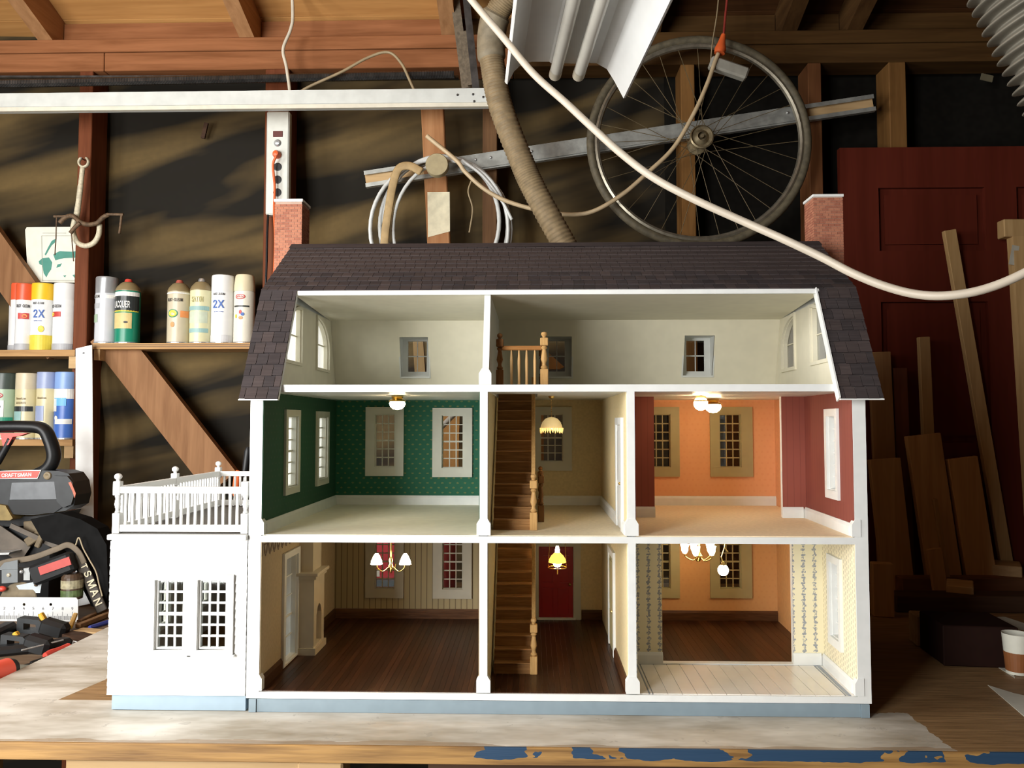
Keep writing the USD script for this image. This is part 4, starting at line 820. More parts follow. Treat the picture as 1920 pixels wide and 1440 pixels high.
for k in range(32):
    a = 2 * math.pi * k / 32; s = -1 if k % 2 else 1; b = a + (.95 if (k // 2) % 2 else -.95); r0 = .025
    part(BW_, 'spoke', cyl((wc[0] + r0 * math.cos(b), wc[1] + s * .031, wc[2] + r0 * math.sin(b)), (wc[0] + (Rw - .034) * math.cos(a), wc[1], wc[2] + (Rw - .034) * .965 * math.sin(a)), .0010, 5), plain('dull_spoke', (.16, .12, .06), .6, .3, 90, metallic=.3))
# slanting track behind the wheel
Y = 1.045; p0, p1 = at(684, 336, Y), at(1640, 192, Y); d = unit(p1 - p0); upv = np.cross([0, -1., 0], d) * -1
upv = upv if upv[2] > 0 else -upv; DT = thing('slanting_track', 'dull galvanised track slung aslant behind the bicycle wheel', 'rail')
gm = plain('dull_galvanised', (.42, .43, .40), .5, .3, 40, metallic=.5)
part(DT, 'web', board(p0 + [0, .012, 0], p1 + [0, .012, 0], .044, .002), FIR)
for s in (1, -1): part(DT, 'flange', cat(board(p0 + upv * s * .018, p1 + upv * s * .018, .011, .003), board(p0 + upv * s * .023 + [0, .006, 0], p1 + upv * s * .023 + [0, .006, 0], .003, .016)), gm)
q0, q1 = p0 + (p1 - p0) * .13, p0 + (p1 - p0) * .86
part(DT, 'cover_plate', board(q0 + [0, -.004, 0], q1 + [0, -.004, 0], .040, .003), gm)
for f in (.20, .22, .25, .30, .33, .83, .85): part(DT, 'bolt', ball(p0 + (p1 - p0) * f + [0, -.006, 0] + upv * .006, .0045, 1), STEEL)
# coiled clear tubing
TUBEC = plain('cloudy_tubing', (.62, .64, .62), .3, .1, 60)
CT = thing('coiled_tubing', 'coil of cloudy white plastic tubing hung on the wall cleat', 'tube')
for cx, cy, rx_, ry, Y, r in ((828, 415, 108, 122, 1.012, .0062), (826, 430, 132, 132, .998, .0058), (832, 425, 120, 130, 1.026, .0060), (845, 430, 108, 128, .985, .0052)):
    pts = [at(cx + rx_ * math.cos(a), cy - ry * math.sin(a), Y + .008 * math.sin(a * 3 + cx)) for a in np.linspace(0, 2 * math.pi, 49)[:-1]]
    part(CT, 'tube_loop', tube(pts, r, 9, smooth=False, closed=True), TUBEC, True)
part(CT, 'loose_end', tube(P3([(866, 300), (905, 330), (940, 375), (960, 412)], .975), .0048, 8), TUBEC, True)
single('tan_strap', tube(P3([(790, 322), (768, 311), (748, 316), (737, 345), (729, 390), (722, 440), (719, 500)], .965), .012, 10, ell=(1, .35), upv=(0, 1, 0)), plain('tan_webbing', (.40, .28, .13), .7, .2, 60), 'tan strap hooked over the slanting track, left of the wall cleat', 'strap', True)
c = at(819, 308, .955); single('cardboard_tube', cat(lathe([(.0, .0), (.031, .0), (.033, .003), (.033, .020), (0, .020)], 28, tuple(c), 'y'), cyl(c + [0, .018, 0], c + [0, .055, 0], .003, 6)), plain('dull_cardboard', (.36, .30, .17), .7, .15, 60), 'short cardboard tube hung end-on over the tubing coil', 'tube', 35)
# tan extension cord with orange plug, grey socket box
single('extension_cord', tube(P3([(800, 255), (855, 300), (872, 322), (905, 352), (945, 375), (1000, 392), (1060, 402), (1110, 397), (1165, 366), (1212, 326), (1262, 278), (1300, 215), (1325, 160), (1340, 118), (1347, 100)], [.955, .95, .95, .95, .95, .95, .95, .94, .93, .93, .93, .92, .92, .92, .92]), .0062, 10), CABT, 'tan extension cord looping across the bicycle wheel', 'cord', True)
PL = thing('orange_plug', 'orange plug on a red lead above the tan cord', 'plug')
a, b = at(1349, 100, .92), at(1357, 62, .92); u = unit(b - a)
part(PL, 'plug_body', tube([a, a + u * .012, a + u * .03, a + u * .055], [.015, .0165, .011, .006], 12, smooth=False), ORANGE, 40)
part(PL, 'red_lead', tube(P3([(1357, 64), (1360, 30), (1364, -10), (1368, -70)], [.92, .925, .93, .94]), .0034, 8), plain('dark_red_lead', (.25, .03, .02), .5), True)
c0, c1 = at(1334, 112, .935), at(1404, 148, .935); gb = board(at(1331, 117, .935), at(1401, 141, .935), .034, .03, b=.005)
single('socket_box', gb, plain('grey_socket', (.34, .33, .28), .5, .15), 'grey socket box behind the orange plug', 'socket')
single('thin_wire', tube(P3([(1352, -60), (1345, 20), (1336, 80), (1332, 120)], .95), .0022, 6), CABB, 'thin brown wire dropping beside the orange plug', 'wire', True)
single('twine', tube(P3([(884, 338), (878, 360), (886, 392), (880, 436)], .99), .0026, 6), CABB, 'scrap of brown twine dangling left of the dark stud', 'string', True)
# power strip
PS = thing('power_strip', 'white metal power strip screwed upright on a stud', 'power strip')
Y = 1.052; tl, br_ = at(500, 208, Y), at(540, 402, Y); w = br_[0] - tl[0]; hgt = tl[2] - br_[2]; ox, oz = tl[0], br_[2]
PSW = plain('strip_white', (.66, .68, .62), .45, .08)
part(PS, 'housing', bx(ox, ox + w, Y, Y + .027, oz, oz + hgt, .004), PSW)
def zpx(y): return at(520, y, Y)[2]
for y in (313, 337, 361, 385): part(PS, 'outlet', lathe([(0, -.0015), (.010, -.0015), (.0125, -.001), (.0125, .001)], 16, (ox + w * .52, Y, zpx(y)), 'y'), DGREY)
part(PS, 'switch', bx(ox + w * .30, ox + w * .72, Y - .002, Y + .001, zpx(257), zpx(246), .0008), plain('maroon_switch', (.12, .03, .025), .4))
part(PS, 'pilot_lamp', lathe([(0, -.006), (.007, -.005), (.0115, .0), (.0115, .001)], 16, (ox + w * .50, Y, zpx(268)), 'y'), STEEL, 35)
part(PS, 'red_plug', cat(lathe([(0, -.022), (.008, -.020), (.0115, -.012), (.0115, .0)], 14, (ox + w * .5, Y, zpx(291)), 'y')), ORANGE, 35)
single('extension_cord', tube(P3([(518, 292), (512, 310), (515, 350), (514, 400), (516, 455), (512, 560)], [1.025, 1.03, 1.035, 1.035, 1.03, 1.03]), .0036, 8), ORANGE, 'orange red cord hanging from the power strip', 'cord', True)
single('power_cable', tube(P3([(503, 398), (501, 440), (499, 520), (494, 640), (488, 760)], [1.06, 1.045, 1.04, 1.04, 1.04]), .0034, 8), BLACK, 'black cord hanging straight down left of the left chimney', 'cord', True)
# hook wrench and rusty clamps on the left stud
CREAMP = plain('worn_cream_paint', (.62, .56, .40), .5, .3, 150)
HW = thing('hook_wrench', 'cream painted steel wrench with ring end and hooked foot on the left stud', 'wrench'); Y = 1.045
c = at(157, 304, Y); part(HW, 'ring', tube([(c[0] + .0145 * math.sin(a), Y, c[2] + .0145 * math.cos(a)) for a in np.linspace(.5, 2 * math.pi - .5, 18)], .0062, 8, smooth=False, ell=(1, .6)), CREAMP, True)
part(HW, 'shank', tube(P3([(155, 314), (151, 350), (146, 390), (142, 414)], Y), [.0072] * 8 + [.0082] * 8 + [.0088] * 9, 10), CREAMP, True)
part(HW, 'hook', tube(P3([(140, 412), (137, 432), (144, 453), (160, 461), (176, 455), (185, 440), (187, 420)], Y - .004), .0078, 10), CREAMP, True)
part(HW, 'nail', cyl(at(152, 296, 1.02), at(158, 300, 1.082), .002, 6), DSTEEL)
RC = thing('c_clamp', 'pair of rusty C clamp frames hooked over the cream wrench', 'clamp'); Y = 1.025
part(RC, 'frame', tube(P3([(112, 418), (122, 408), (136, 405), (150, 416), (165, 421), (182, 418), (193, 408), (204, 402)], Y), .0068, 8), RUST, True)
part(RC, 'frame', tube(P3([(150, 418), (141, 426), (132, 437)], Y - .006), .006, 8), RUST, True)
for pts, r in (([(101, 406), (130, 405)], .0038), ([(200, 402), (231, 402)], .0042), ([(106, 405), (105, 445), (103, 478)], .0016), ([(228, 403), (224, 438)], .0036), ([(134, 438), (138, 490)], .0016)):
    part(RC, 'screw_handle', tube(P3(pts, Y - .004), r, 8, smooth=False), RUST, True)
# green printed card
CD = thing('printed_card', 'white card with green printing pinned behind the left stud', 'poster'); Y = 1.13
part(CD, 'card', prism(sg.Polygon([(p[0], p[2]) for p in P3([(47, 431), (50, 426), (150, 425), (152, 530), (66, 529), (52, 517)], Y)]), 'y', Y, Y + .003), PAPERW)
for pts in ([(73, 490), (80, 484), (92, 483), (98, 492), (96, 505), (91, 512), (87, 520), (82, 512), (80, 498), (74, 495)], [(100, 477), (112, 471), (135, 472), (150, 470), (150, 483), (120, 484), (104, 488)], [(97, 452), (104, 448), (105, 453), (97, 460), (92, 468), (86, 479), (84, 477), (91, 463)], [(108, 496), (116, 494), (113, 500), (106, 502)], [(136, 516), (150, 512), (150, 524), (140, 521)], [(118, 517), (124, 516), (122, 520)]):
    part(CD, 'green_print', prism(sg.Polygon([(p[0], p[2]) for p in P3(pts, Y)]).buffer(0), 'y', Y - .0008, Y), TEAL)
for a, b in (((78, 442), (150, 442)), ((78, 442), (80, 527)), ((80, 526), (150, 526)), ((80, 437), (124, 437))):
    part(CD, 'rule_line', board(at(*a, Y - .0005), at(*b, Y - .0005), .0012, .001), plain('print_grey', (.33, .34, .28), .6))

# ================================================================== SHELVES AND SPRAY CANS
zr, zl, zl2 = at(300, 643, 1.05)[2], at(70, 656, 1.05)[2], at(60, 824, 1.05)[2]
SH = wood('shelf_fir', (.34, .19, .08), (.56, .34, .15), 'x', 1.5)
S = thing('shelf', 'plywood shelf right of the left stud carrying six spray cans', 'shelf')
part(S, 'board', bx(at(174, 640, 1.05)[0], at(469, 640, 1.05)[0], 1.05, 1.16, zr - .018, zr), SH)
for k in (.0045, .0100): part(S, 'ply_line', bx(at(174, 640, 1.05)[0], at(469, 640, 1.05)[0], 1.0494, 1.052, zr - k - .0022, zr - k), plain('ply_dark_line', (.16, .085, .03), .6))
part(S, 'cleat', bx(at(175, 640, 1.05)[0], at(186, 640, 1.05)[0], 1.055, 1.16, zr - .05, zr - .0185), FIR)
S = thing('shelf', 'upper wooden shelf left of the stud holding orange, yellow and white spray cans', 'shelf')
part(S, 'board', bx(-1.9, at(141, 640, 1.05)[0], 1.05, 1.16, zl - .019, zl), SH); part(S, 'cleat', bx(at(128, 640, 1.05)[0], at(141, 640, 1.05)[0], 1.055, 1.16, zl - .055, zl - .0195), FIR)
S = thing('shelf', 'lower wooden shelf behind the saw handle holding four spray cans', 'shelf')
part(S, 'board', bx(-1.9, at(141, 640, 1.05)[0], 1.05, 1.16, zl2 - .019, zl2), SH); part(S, 'cleat', bx(at(124, 640, 1.05)[0], at(141, 640, 1.05)[0], 1.055, 1.16, zl2 - .055, zl2 - .0195), FIR)
INK = plain('ink_black', (.03, .03, .035), .5); INKB = plain('ink_blue', (.05, .13, .42), .5); INKR = plain('ink_red', (.55, .06, .05), .5); INKW = plain('ink_white', (.80, .80, .76), .5); INKG = plain('ink_green', (.02, .26, .16), .5); INKY = plain('ink_yellow', (.75, .60, .06), .5)
INKT = plain('ink_teal', (.28, .46, .44), .5); INKGR = plain('ink_grey', (.42, .43, .45), .5); INKD = plain('ink_dark_grey', (.13, .13, .14), .5); INKO = plain('ink_orange', (.80, .30, .10), .5)
CANG = dict(group=None)
def can(x0, x1, ytop, zsh, label, body, cap=None, dome=None, nozzle=None, bands=(), texts=(), dots=(), Yc=1.092, taper=False, ring=STEEL, k=1.0):
    a, b = at(x0, 600, Yc), at(x1, 600, Yc); r = (b[0] - a[0]) / 2; c = np.array([(a[0] + b[0]) / 2, Yc, zsh + .0004]); H_ = at((x0 + x1) / 2, ytop, Yc)[2] - zsh
    t = thing('spray_can', label, 'spray can'); bh = H_ * (.745 if cap else .80)
    cylp = lambda rr, z0, z1: [(rr, z0), (rr, z1)]
    part(t, 'body', lathe([(0, .0), (r * .96, .0), (r, .004), (r, bh), (r * .97, bh + .003), (0, bh + .003)], 28, c), body, 35)
    part(t, 'rim', lathe([(r * 1.015, .0), (r * 1.02, .003), (r * 1.0, .0045)], 28, c), ring)
    if cap:
        if taper: pr = [(r * 1.0, bh + .003), (r * .99, bh + .02), (r * .88, H_ - .004), (r * .80, H_), (0, H_)]
        else: pr = [(r * 1.0, bh + .001), (r * 1.0, H_ - .006), (r * .97, H_ - .001), (r * .9, H_), (0, H_)]
        part(t, 'cap', lathe(pr, 28, c), cap, 35)
    else:
        part(t, 'dome', lathe([(r * 1.0, bh + .001), (r * 1.02, bh + .004), (r * .9, bh + .014), (r * .6, bh + .026), (r * .45, bh + .029), (0, bh + .030)], 24, c), dome, 35)
        part(t, 'nozzle', lathe([(r * .34, bh + .029), (r * .30, H_ - .004), (r * .24, H_), (0, H_)], 12, c), nozzle, 35)
    for f0, f1, th0, th1, mt in bands:     # curved label patches; angles in degrees, 0 = towards the viewer
        th = np.radians(np.linspace(th0, th1, 14)); v = []; f = []
        for q in (r + .0004, r + .0009):
            for z in (f0 * bh, f1 * bh): v += [(c[0] + q * math.sin(a_), c[1] - q * math.cos(a_), c[2] + z) for a_ in th]
        n_ = 14
        for i in range(n_ - 1): f += [(2 * n_ + i, 2 * n_ + i + 1, 3 * n_ + i + 1), (2 * n_ + i, 3 * n_ + i + 1, 3 * n_ + i)]
        part(t, 'label_band', T(v, f), mt)
    def curve(m, ang, z):
        p = m.vertices; a_ = math.radians(ang) + p[:, 0] / r; q = r + .0012 + p[:, 2]
        return T(np.c_[c[0] + q * np.sin(a_), c[1] - q * np.cos(a_), c[2] + z + p[:, 1]], m.faces)
    for s, hgt_, f, ang, mt, wd in texts:
        m = meshkit.text_mesh(s, hgt_, .0003, True); m.apply_translation((-m.bounds.mean(0)[0], -hgt_ / 2, 0))
        if wd: m.apply_scale((wd / (m.bounds[1][0] - m.bounds[0][0]), 1, 1))
        part(t, 'lettering', curve(m, ang, f * bh), mt)
    for f, ang, rx_, rz, mt in dots:
        th = np.linspace(0, 2 * math.pi, 19)[:-1]; m = trimesh.creation.extrude_polygon(sg.Polygon([(rx_ * math.cos(q), rz * math.sin(q)) for q in th]), .0002 + .0001 * len(mt.GetPath().name) % .0003, engine='earcut')
        part(t, 'label_patch', curve(m, ang, f * bh), mt)
    return t
WB_ = plain('can_white', (.76, .77, .76), .3, .04); CGREY = plain('can_silver_grey', (.36, .37, .38), .3, .05, metallic=.4); CRED = plain('cap_orange_red', (.70, .10, .035), .4, .06); CYEL = plain('cap_yellow', (.78, .50, .02), .4, .05)
CCREAM = plain('can_cream', (.70, .62, .42), .4, .05); CBEIGE = plain('can_beige', (.56, .50, .36), .35, .05); CPALE = plain('can_pale_yellow', (.66, .64, .40), .35, .05); KHAKI = plain('can_dome_khaki', (.26, .20, .10), .4, .1); CGRN = plain('can_dark_green', (.01, .22, .13), .35, .05); CBLK = plain('can_black', (.025, .03, .03), .35, .05)
CLAV = plain('cap_lavender_blue', (.30, .36, .55), .4, .05); CBLU = plain('cap_sky_blue', (.22, .36, .66), .4, .05); CSAGE = plain('can_sage_green', (.36, .48, .34), .4, .05); CDKG = plain('cap_dark_green', (.05, .07, .06), .4, .05); CTAN = plain('cap_tan_cream', (.60, .52, .36), .4, .05); CBLB = plain('can_blue', (.06, .16, .52), .35, .05)
can(20, 59, 533, zl, 'orange-capped white spray can, behind and left of its twin', WB_, CRED, Yc=1.125, bands=[(.0, .12, -70, 70, INKGR)])
can(31, 61, 533, zl, 'front orange-capped white spray can beside the yellow can', WB_, CRED, Yc=1.082, bands=[(.62, .74, -10, 60, INKR), (.0, .13, -70, 70, INKGR)], texts=[('RUST-OLEUM', .0085, .88, 20, INK, .036)], dots=[(.68, 32, .007, .006, INKO)])
can(61, 101, 533, zl, 'yellow-capped spray can with blue 2X on its label', WB_, CYEL, bands=[(.0, .30, -80, 80, INKY)], texts=[('2X', .023, .72, 10, INKB, .031), ('RUST-OLEUM', .006, .93, 6, INK, .030), ('ULTRA COVER', .003, .58, 6, INKB, .022)], dots=[(.42, 22, .008, .010, INKY)])
can(102, 142, 533, zl, 'white spray can with a red label band, left against the stud', WB_, WB_, bands=[(.66, .76, -50, 10, INKR), (.0, .13, -70, 70, INKGR)], texts=[('RUST-OLEUM', .0085, .87, -20, INK, .036)], dots=[(.71, -38, .007, .006, INKY)])
can(180, 219, 521, zr, 'silver-grey spray can right of the left stud', plain('can_light_grey', (.55, .57, .60), .3, .04), CGREY, bands=[(.90, .97, -70, 70, INKW), (.70, .80, -60, -10, INKGR), (.42, .58, -60, -20, CSAGE), (.02, .05, -70, 70, INKGR)], texts=[('OLEUM', .008, .935, -28, INK, .022)])
can(218, 261, 524, zr, 'dark green lacquer spray can with a red nozzle', CGRN, dome=KHAKI, nozzle=RED, bands=[(.62, .90, -85, 85, CBLK), (.90, .98, -85, 85, INKW), (.60, .625, -80, 80, INKY), (.28, .58, -60, 45, plain('label_straw', (.66, .52, .22), .5))], texts=[('LACQUER', .019, .74, -6, INKW, .050)], dots=[(.40, 18, .006, .003, INK)])
can(315, 356, 526, zr, 'beige spray can with a yellow oval and dull red nozzle', CBEIGE, dome=KHAKI, nozzle=plain('dull_red_nozzle', (.40, .09, .06), .5), bands=[(.50, .63, 30, 75, INKO), (.96, .985, -85, 85, INKW)], texts=[('RUST-OLEUM', .009, .84, 0, INK, .046)], dots=[(.575, -8, .0150, .0125, INKG), (.575, -8, .0125, .0100, INKY), (.36, -8, .006, .008, INKO)])
can(357, 397, 523, zr, 'pale yellow uncapped spray can with teal bands', CPALE, dome=KHAKI, nozzle=STEEL, bands=[(.62, .70, -65, 65, INKT), (.38, .60, -55, 55, plain('label_mint', (.55, .62, .48), .5)), (.20, .28, -60, 60, INKT)], texts=[('SATIN', .015, .83, 0, plain('label_straw_dark', (.52, .48, .22), .5), .034)])
can(397, 438, 518, zr, 'all-white spray can with blue 2X lettering', WB_, WB_, texts=[('2X', .023, .76, -2, INKB, .034), ('RUST-OLEUM', .006, .955, 0, INK, .034), ('ULTRA COVER', .003, .61, 0, INKB, .028)], bands=[(.02, .16, -70, 70, plain('label_pale_grey', (.62, .63, .64), .5))])
can(439, 477, 517, zr, 'cream spray can with a tapered cap and red oval, nearest the roof', plain('can_ivory', (.72, .69, .58), .35, .04), CCREAM, taper=True, dots=[(.90, -5, .0150, .0078, INKR), (.90, -5, .0125, .0055, INKW), (.60, -2, .004, .006, INKR), (.56, 10, .005, .005, INKB), (.49, 0, .006, .005, INKO), (.52, -28, .003, .006, INKY)], bands=[(.70, .73, -45, 45, CBLK)], texts=[('KRYLON', .0052, .90, -5, INKR, .022)])
can(-8, 35, 700, zl2, 'sage green spray can with dark cap, left of the lower shelf row', CSAGE, CDKG, dots=[(.88, 2, .0150, .0085, INKR), (.88, 2, .0125, .006, INKW)], bands=[(.45, .78, -60, 30, INKW), (.30, .44, -70, 70, INKG)], texts=[('KRYLON', .0055, .88, 2, INKR, .022), ('Fusion', .006, .66, 0, INK, .022)])
can(36, 75, 700, zl2, 'cream spray can with a tan cap and teal square, lower shelf', plain('can_cream_gold', (.62, .56, .34), .35, .05), CTAN, bands=[(.56, .66, -60, 60, CBLK), (.38, .56, -70, 5, INKT)], texts=[('American', .006, .82, 0, KHAKI, .028), ('ACCENTS', .006, .73, 0, KHAKI, .028)])
can(75, 110, 698, zl2, 'cream spray can with a lavender cap and lilac square, lower shelf', plain('can_cream_gold', (.62, .56, .34)), CLAV, bands=[(.36, .66, -70, 15, CLAV)], texts=[('American', .006, .82, 0, KHAKI, .026)])
can(109, 148, 698, zl2, 'blue and white spray can, rightmost on the lower shelf', CBLB, CBLU, bands=[(.80, 1.0, -85, 85, INKW), (.55, .80, -85, -20, INKW), (.30, .40, -30, 60, INKW), (.66, .82, -40, 30, plain('label_sky', (.16, .48, .78), .5))], dots=[(.42, -22, .006, .007, INKW)])

# ================================================================== TOOLS ON THE SIDE BENCH
def onb(x, y, z=ZS): return atz(x, y, z)
# aluminium straightedge leaning on the wall, and a short rule in front of it
a, b = onb(159, 1139), at(157.5, 650, 1.03); SE = thing('straightedge', 'tall white aluminium straightedge leaning against the left stud', 'ruler')
a = a + [0, 0, .0065]; part(SE, 'blade', board(a, b, .0505, .003, b=.001), ALU)
u = unit(b - a); nrm = unit(np.cross(u, [1, 0, 0])); nrm = nrm if nrm[1] < 0 else -nrm; sx = np.cross(u, nrm); sx = sx if sx[0] > 0 else -sx; Lb = np.linalg.norm(b - a)
for k in range(100):
    w = .012 if k % 4 == 0 else .006
    for s in (1,): part(SE, 'scale_mark', board(a + u * (.02 + k * .00635) + sx * s * .025 + nrm * .0018, a + u * (.02 + k * .00635) + sx * s * (.025 - w) + nrm * .0018, .0007, .0005, tuple(nrm)), INKGR) if k < 60 else None
for k, s in ((1, '12'), (2, '13'), (3, '14'), (4, '15')):
    text_on(SE, s, .008, a + u * (.022 + k * .034) + sx * .008 + nrm * .0016, sx, u, INK); text_on(SE, str(16 - k), .008, a + u * (.035 + k * .034) - sx * .016 + nrm * .0016, sx, u, INK)
part(SE, 'hang_hole', lathe([(0, -.0019), (.0032, -.0019), (.0032, 0)], 12, tuple(a + u * (Lb - .022)), 'y'), INK)
p0, p1 = onb(-90, 1166), onb(146, 1166); yr = p1[1]; hR = at(70, 1120, yr)[2] - ZS
RU = thing('steel_rule', 'short white metal rule with black numerals standing on edge', 'ruler')
rp = sg.Polygon([(p0[0], ZS + .0006), (p1[0], ZS + .0006), (p1[0] - .001, ZS + hR - .006), (p1[0] - .006, ZS + hR), (p0[0], ZS + hR)])
holes = [at(45, 1133.5, yr), at(95, 1133.5, yr)]
for h in holes: rp = rp.difference(sg.Point(h[0], h[2]).buffer(.0034))
part(RU, 'blade', prism(rp, 'y', yr, yr + .0025), plain('rule_white', (.60, .61, .60), .35, .04))
dx = (at(135.5, 1150, yr)[0] - at(8, 1150, yr)[0]) / 7; x2 = at(8, 1150, yr)[0]; tk = []
for k in range(-10 * 3, 7 * 10 + 1):
    x = x2 + dx * k / 10; hgt_ = .019 if k % 10 == 0 else .014 if k % 5 == 0 else .009; tk.append(bx(x - .0004, x + .0004, yr - .0004, yr, ZS + .005, ZS + .005 + hgt_))
part(RU, 'tick_marks', cat(*tk), INKD, kind='stuff')
for d in range(2, 10): text_on(RU, str(d), .0062, (x2 + dx * (d - 2) - .002, yr - .0003, ZS + .0285), (1, 0, 0), (0, 0, 1), INKD)
# black saw with loop handle and red badge
Y = .74; MS = thing('power_saw', 'black power saw with loop handle, red trigger and red name badge', 'saw')
part(MS, 'handle', tube(P3([(-60, 805), (-10, 801), (45, 800), (80, 804), (94, 826), (101, 856), (90, 878), (62, 892), (35, 898), (5, 892), (-25, 888)], Y + .02), .0195, 14, ell=(1.05, .8)), BLACK, True)
part(MS, 'handle_web', tube(P3([(-5, 868), (8, 845), (20, 822)], Y + .02), .009, 10), BLACK, True)
part(MS, 'trigger', mv(prism(sg.Polygon([(p[0], p[2]) for p in P3([(-6, 812), (46, 812), (30, 818), (18, 819), (10, 834), (0, 838)], Y)]), 'y', -.008, .008), 0, Y + .02), RED)
def slabpx(pts, Y, d, b=0): return prism(sg.Polygon([(p[0], p[2]) for p in P3(pts, Y)]).buffer(0), 'y', Y, Y + d)
part(MS, 'motor_housing', cat(slabpx([(-40, 886), (70, 882), (110, 883), (128, 888), (139, 903), (143, 928), (138, 948), (122, 958), (60, 966), (15, 964), (-40, 960)], Y, .07), slabpx([(100, 892), (126, 893), (136, 905), (139, 928), (133, 946), (118, 952), (106, 940)], Y - .010, .011)), DGREY)
part(MS, 'grey_panel', slabpx([(22, 905), (105, 903), (108, 918), (106, 936), (18, 937)], Y - .006, .007), plain('saw_grey_panel', (.12, .13, .14), .3, .2))
part(MS, 'blade_housing', slabpx([(16, 938), (110, 937), (118, 950), (100, 962), (22, 964), (12, 955)], Y - .004, .006), BLACK)
bd = [(-2, 897), (0, 884), (75, 882.5), (69, 896)]
part(MS, 'badge_border', slabpx([(-4, 898), (-2, 883), (77, 881), (70, 897.5)], Y - .0030, .003), INKW); bp = part(MS, 'badge', slabpx(bd, Y - .0042, .002), RED)
o = at(3, 894.5, Y - .0043); ux = unit(at(66, 892.5, Y - .0043) - o); text_on(bp, 'CRAFTSMAN', .0085, o, ux, (0, 0, 1), INKW, depth=.0005, bold=True, width=.077)
c = at(89, 892, Y - .001); part(MS, 'lock_knob', cat(lathe([(.006, -.004), (.009, -.003), (.0105, .0), (.0105, .002)], 16, tuple(c), 'y'), lathe([(0, -.001), (.006, -.004)], 16, tuple(c), 'y')), plain('worn_bronze', (.22, .17, .10), .5, .2))
part(MS, 'orange_flash', slabpx([(128, 905), (133, 903), (142, 925), (140, 934), (136, 922)], Y - .0115, .0015), plain('dull_orange', (.42, .10, .05), .5))
part(MS, 'blade_guard', cat(board(at(20, 985, Y), at(108, 1026, Y), .012, .004), board(at(-10, 1000, Y + .02), at(48, 1040, Y + .02), .05, .004)), plain('dusty_guard', (0.105, 0.083, 0.061), .6, .3))
part(MS, 'fence', cat(board(at(48, 988, Y + .03), at(78, 986, Y + .03), .030, .02, b=.002), board(at(52, 1018, Y + .02), at(78, 1000, Y + .02), .022, .02, b=.002), board(at(70, 1026, Y - .01), at(80, 1003, Y - .01), .014, .012, b=.002)), plain('dusty_cast', (0.165, 0.121, 0.066), .7, .3))
part(MS, 'dust_port', cat(slabpx([(-40, 940), (10, 948), (24, 972), (18, 976), (-40, 975)], Y - .012, .05)), plain('dusty_yellow', (0.231, 0.165, 0.055), .7, .3))
part(MS, 'base', cat(slabpx([(-40, 968), (60, 968), (120, 960), (112, 975), (60, 985), (-40, 990)], Y + .03, .08), bx(at(-40, 1000, .78)[0], at(96, 1000, .78)[0], .775, .86, ZS + .0005, at(60, 990, .78)[2])), BLACK)
part(MS, 'table_plate', cat(slabpx([(-40, 1038), (18, 1036), (16, 1040), (-40, 1042)], Y - .03, .06)), STEEL)
# black tool bag with strap and lettering
Y = .69; BG = thing('tool_bag', 'slumped black tool bag with cream lettering beside the white wing', 'bag')
bagp = P3([(58, 974), (112, 963), (150, 974), (182, 992), (199, 1022), (202, 1105), (196, 1142), (172, 1136), (152, 1096), (138, 1046), (112, 1022), (80, 1012)], Y)
part(BG, 'bag_body', prism(sg.Polygon([(p[0], p[2]) for p in bagp]).buffer(.004).buffer(-.003), 'y', Y, Y + .05), plain('black_cloth', (.008, .008, .008), .9, .3, specular_ior_level=.1))
part(BG, 'lettered_band', tube(P3([(140, 1042), (152, 1058), (163, 1080), (174, 1105), (186, 1132), (192, 1146)], Y - .012), .0145, 8, ell=(1, .18), upv=(0, 1, 0)), plain('brown_black_band', (.05, .04, .03), .7), True)
for s, (x, y), hgt_ in (('N', (175, 1126), .018), ('A', (169, 1108), .018), ('M', (163, 1091), .018), ('S', (157, 1074), .017), ('T', (151, 1060), .015)):
    dd = unit(at(186, 1132, Y) - at(163, 1080, Y)); pp = at(x, y, Y - .0165); text_on(BG, s, hgt_, pp, -dd * -1, np.cross([0, -1, 0], dd) * 1.0, plain('cream_lettering', (.55, .49, .34), .6), bold=True)
part(BG, 'webbing_strap', tube(P3([(-20, 1070), (8, 1055), (60, 1046), (105, 1030), (128, 1022), (146, 1034), (158, 1056)], [Y - .02, Y - .02, Y - .02, Y - .018, Y - .016, Y - .015, Y - .014]), .0075, 8, ell=(1, .3), upv=(0, 1, 0)), plain('dusty_webbing', (0.154, 0.121, 0.083), .8, .2), True)
part(BG, 'draw_cord', tube(P3([(142, 1022), (148, 1008), (156, 1028), (168, 1050), (180, 1072), (186, 1096), (192, 1118)], Y - .022), .0018, 6), plain('dusty_cord', (.34, .28, .18), .8), True)
# assorted small tools
def toolY(y): return onb(60, y)[1]
Y = .660; t = thing('battery_pack', 'black battery pack with a red side stripe under the bag strap', 'battery')
part(t, 'case', board(at(62, 1080, Y), at(138, 1051, Y), .050, .028, b=.006), BLACK); part(t, 'red_stripe', board(at(74, 1071, Y - .0165), at(132, 1051, Y - .0165), .020, .003), plain('faded_red', (.42, .06, .05), .5))
Y = .655; t = thing('square_block', 'grey steel machinist block with a round stud, left of the battery pack', 'block')
part(t, 'block', slabpx([(3, 1094), (3, 1068), (33, 1068), (33, 1092)], Y, .03), plain('grey_cast_metal', (0.149, 0.165, 0.171), .5, .1)); part(t, 'upright_plate', slabpx([(-5, 1069), (8, 1055), (33, 1050), (33, 1069)], Y + .004, .004), plain('grey_cast_metal', (0.149, 0.165, 0.171))); c = at(17, 1078, Y); part(t, 'stud', lathe([(0, -.005), (.004, -.004), (.005, 0)], 12, tuple(c), 'y'), plain('dull_brass_stud', (.40, .36, .27), .4))
t = thing('steel_post', 'short grey steel post standing beside the grey block', 'post')
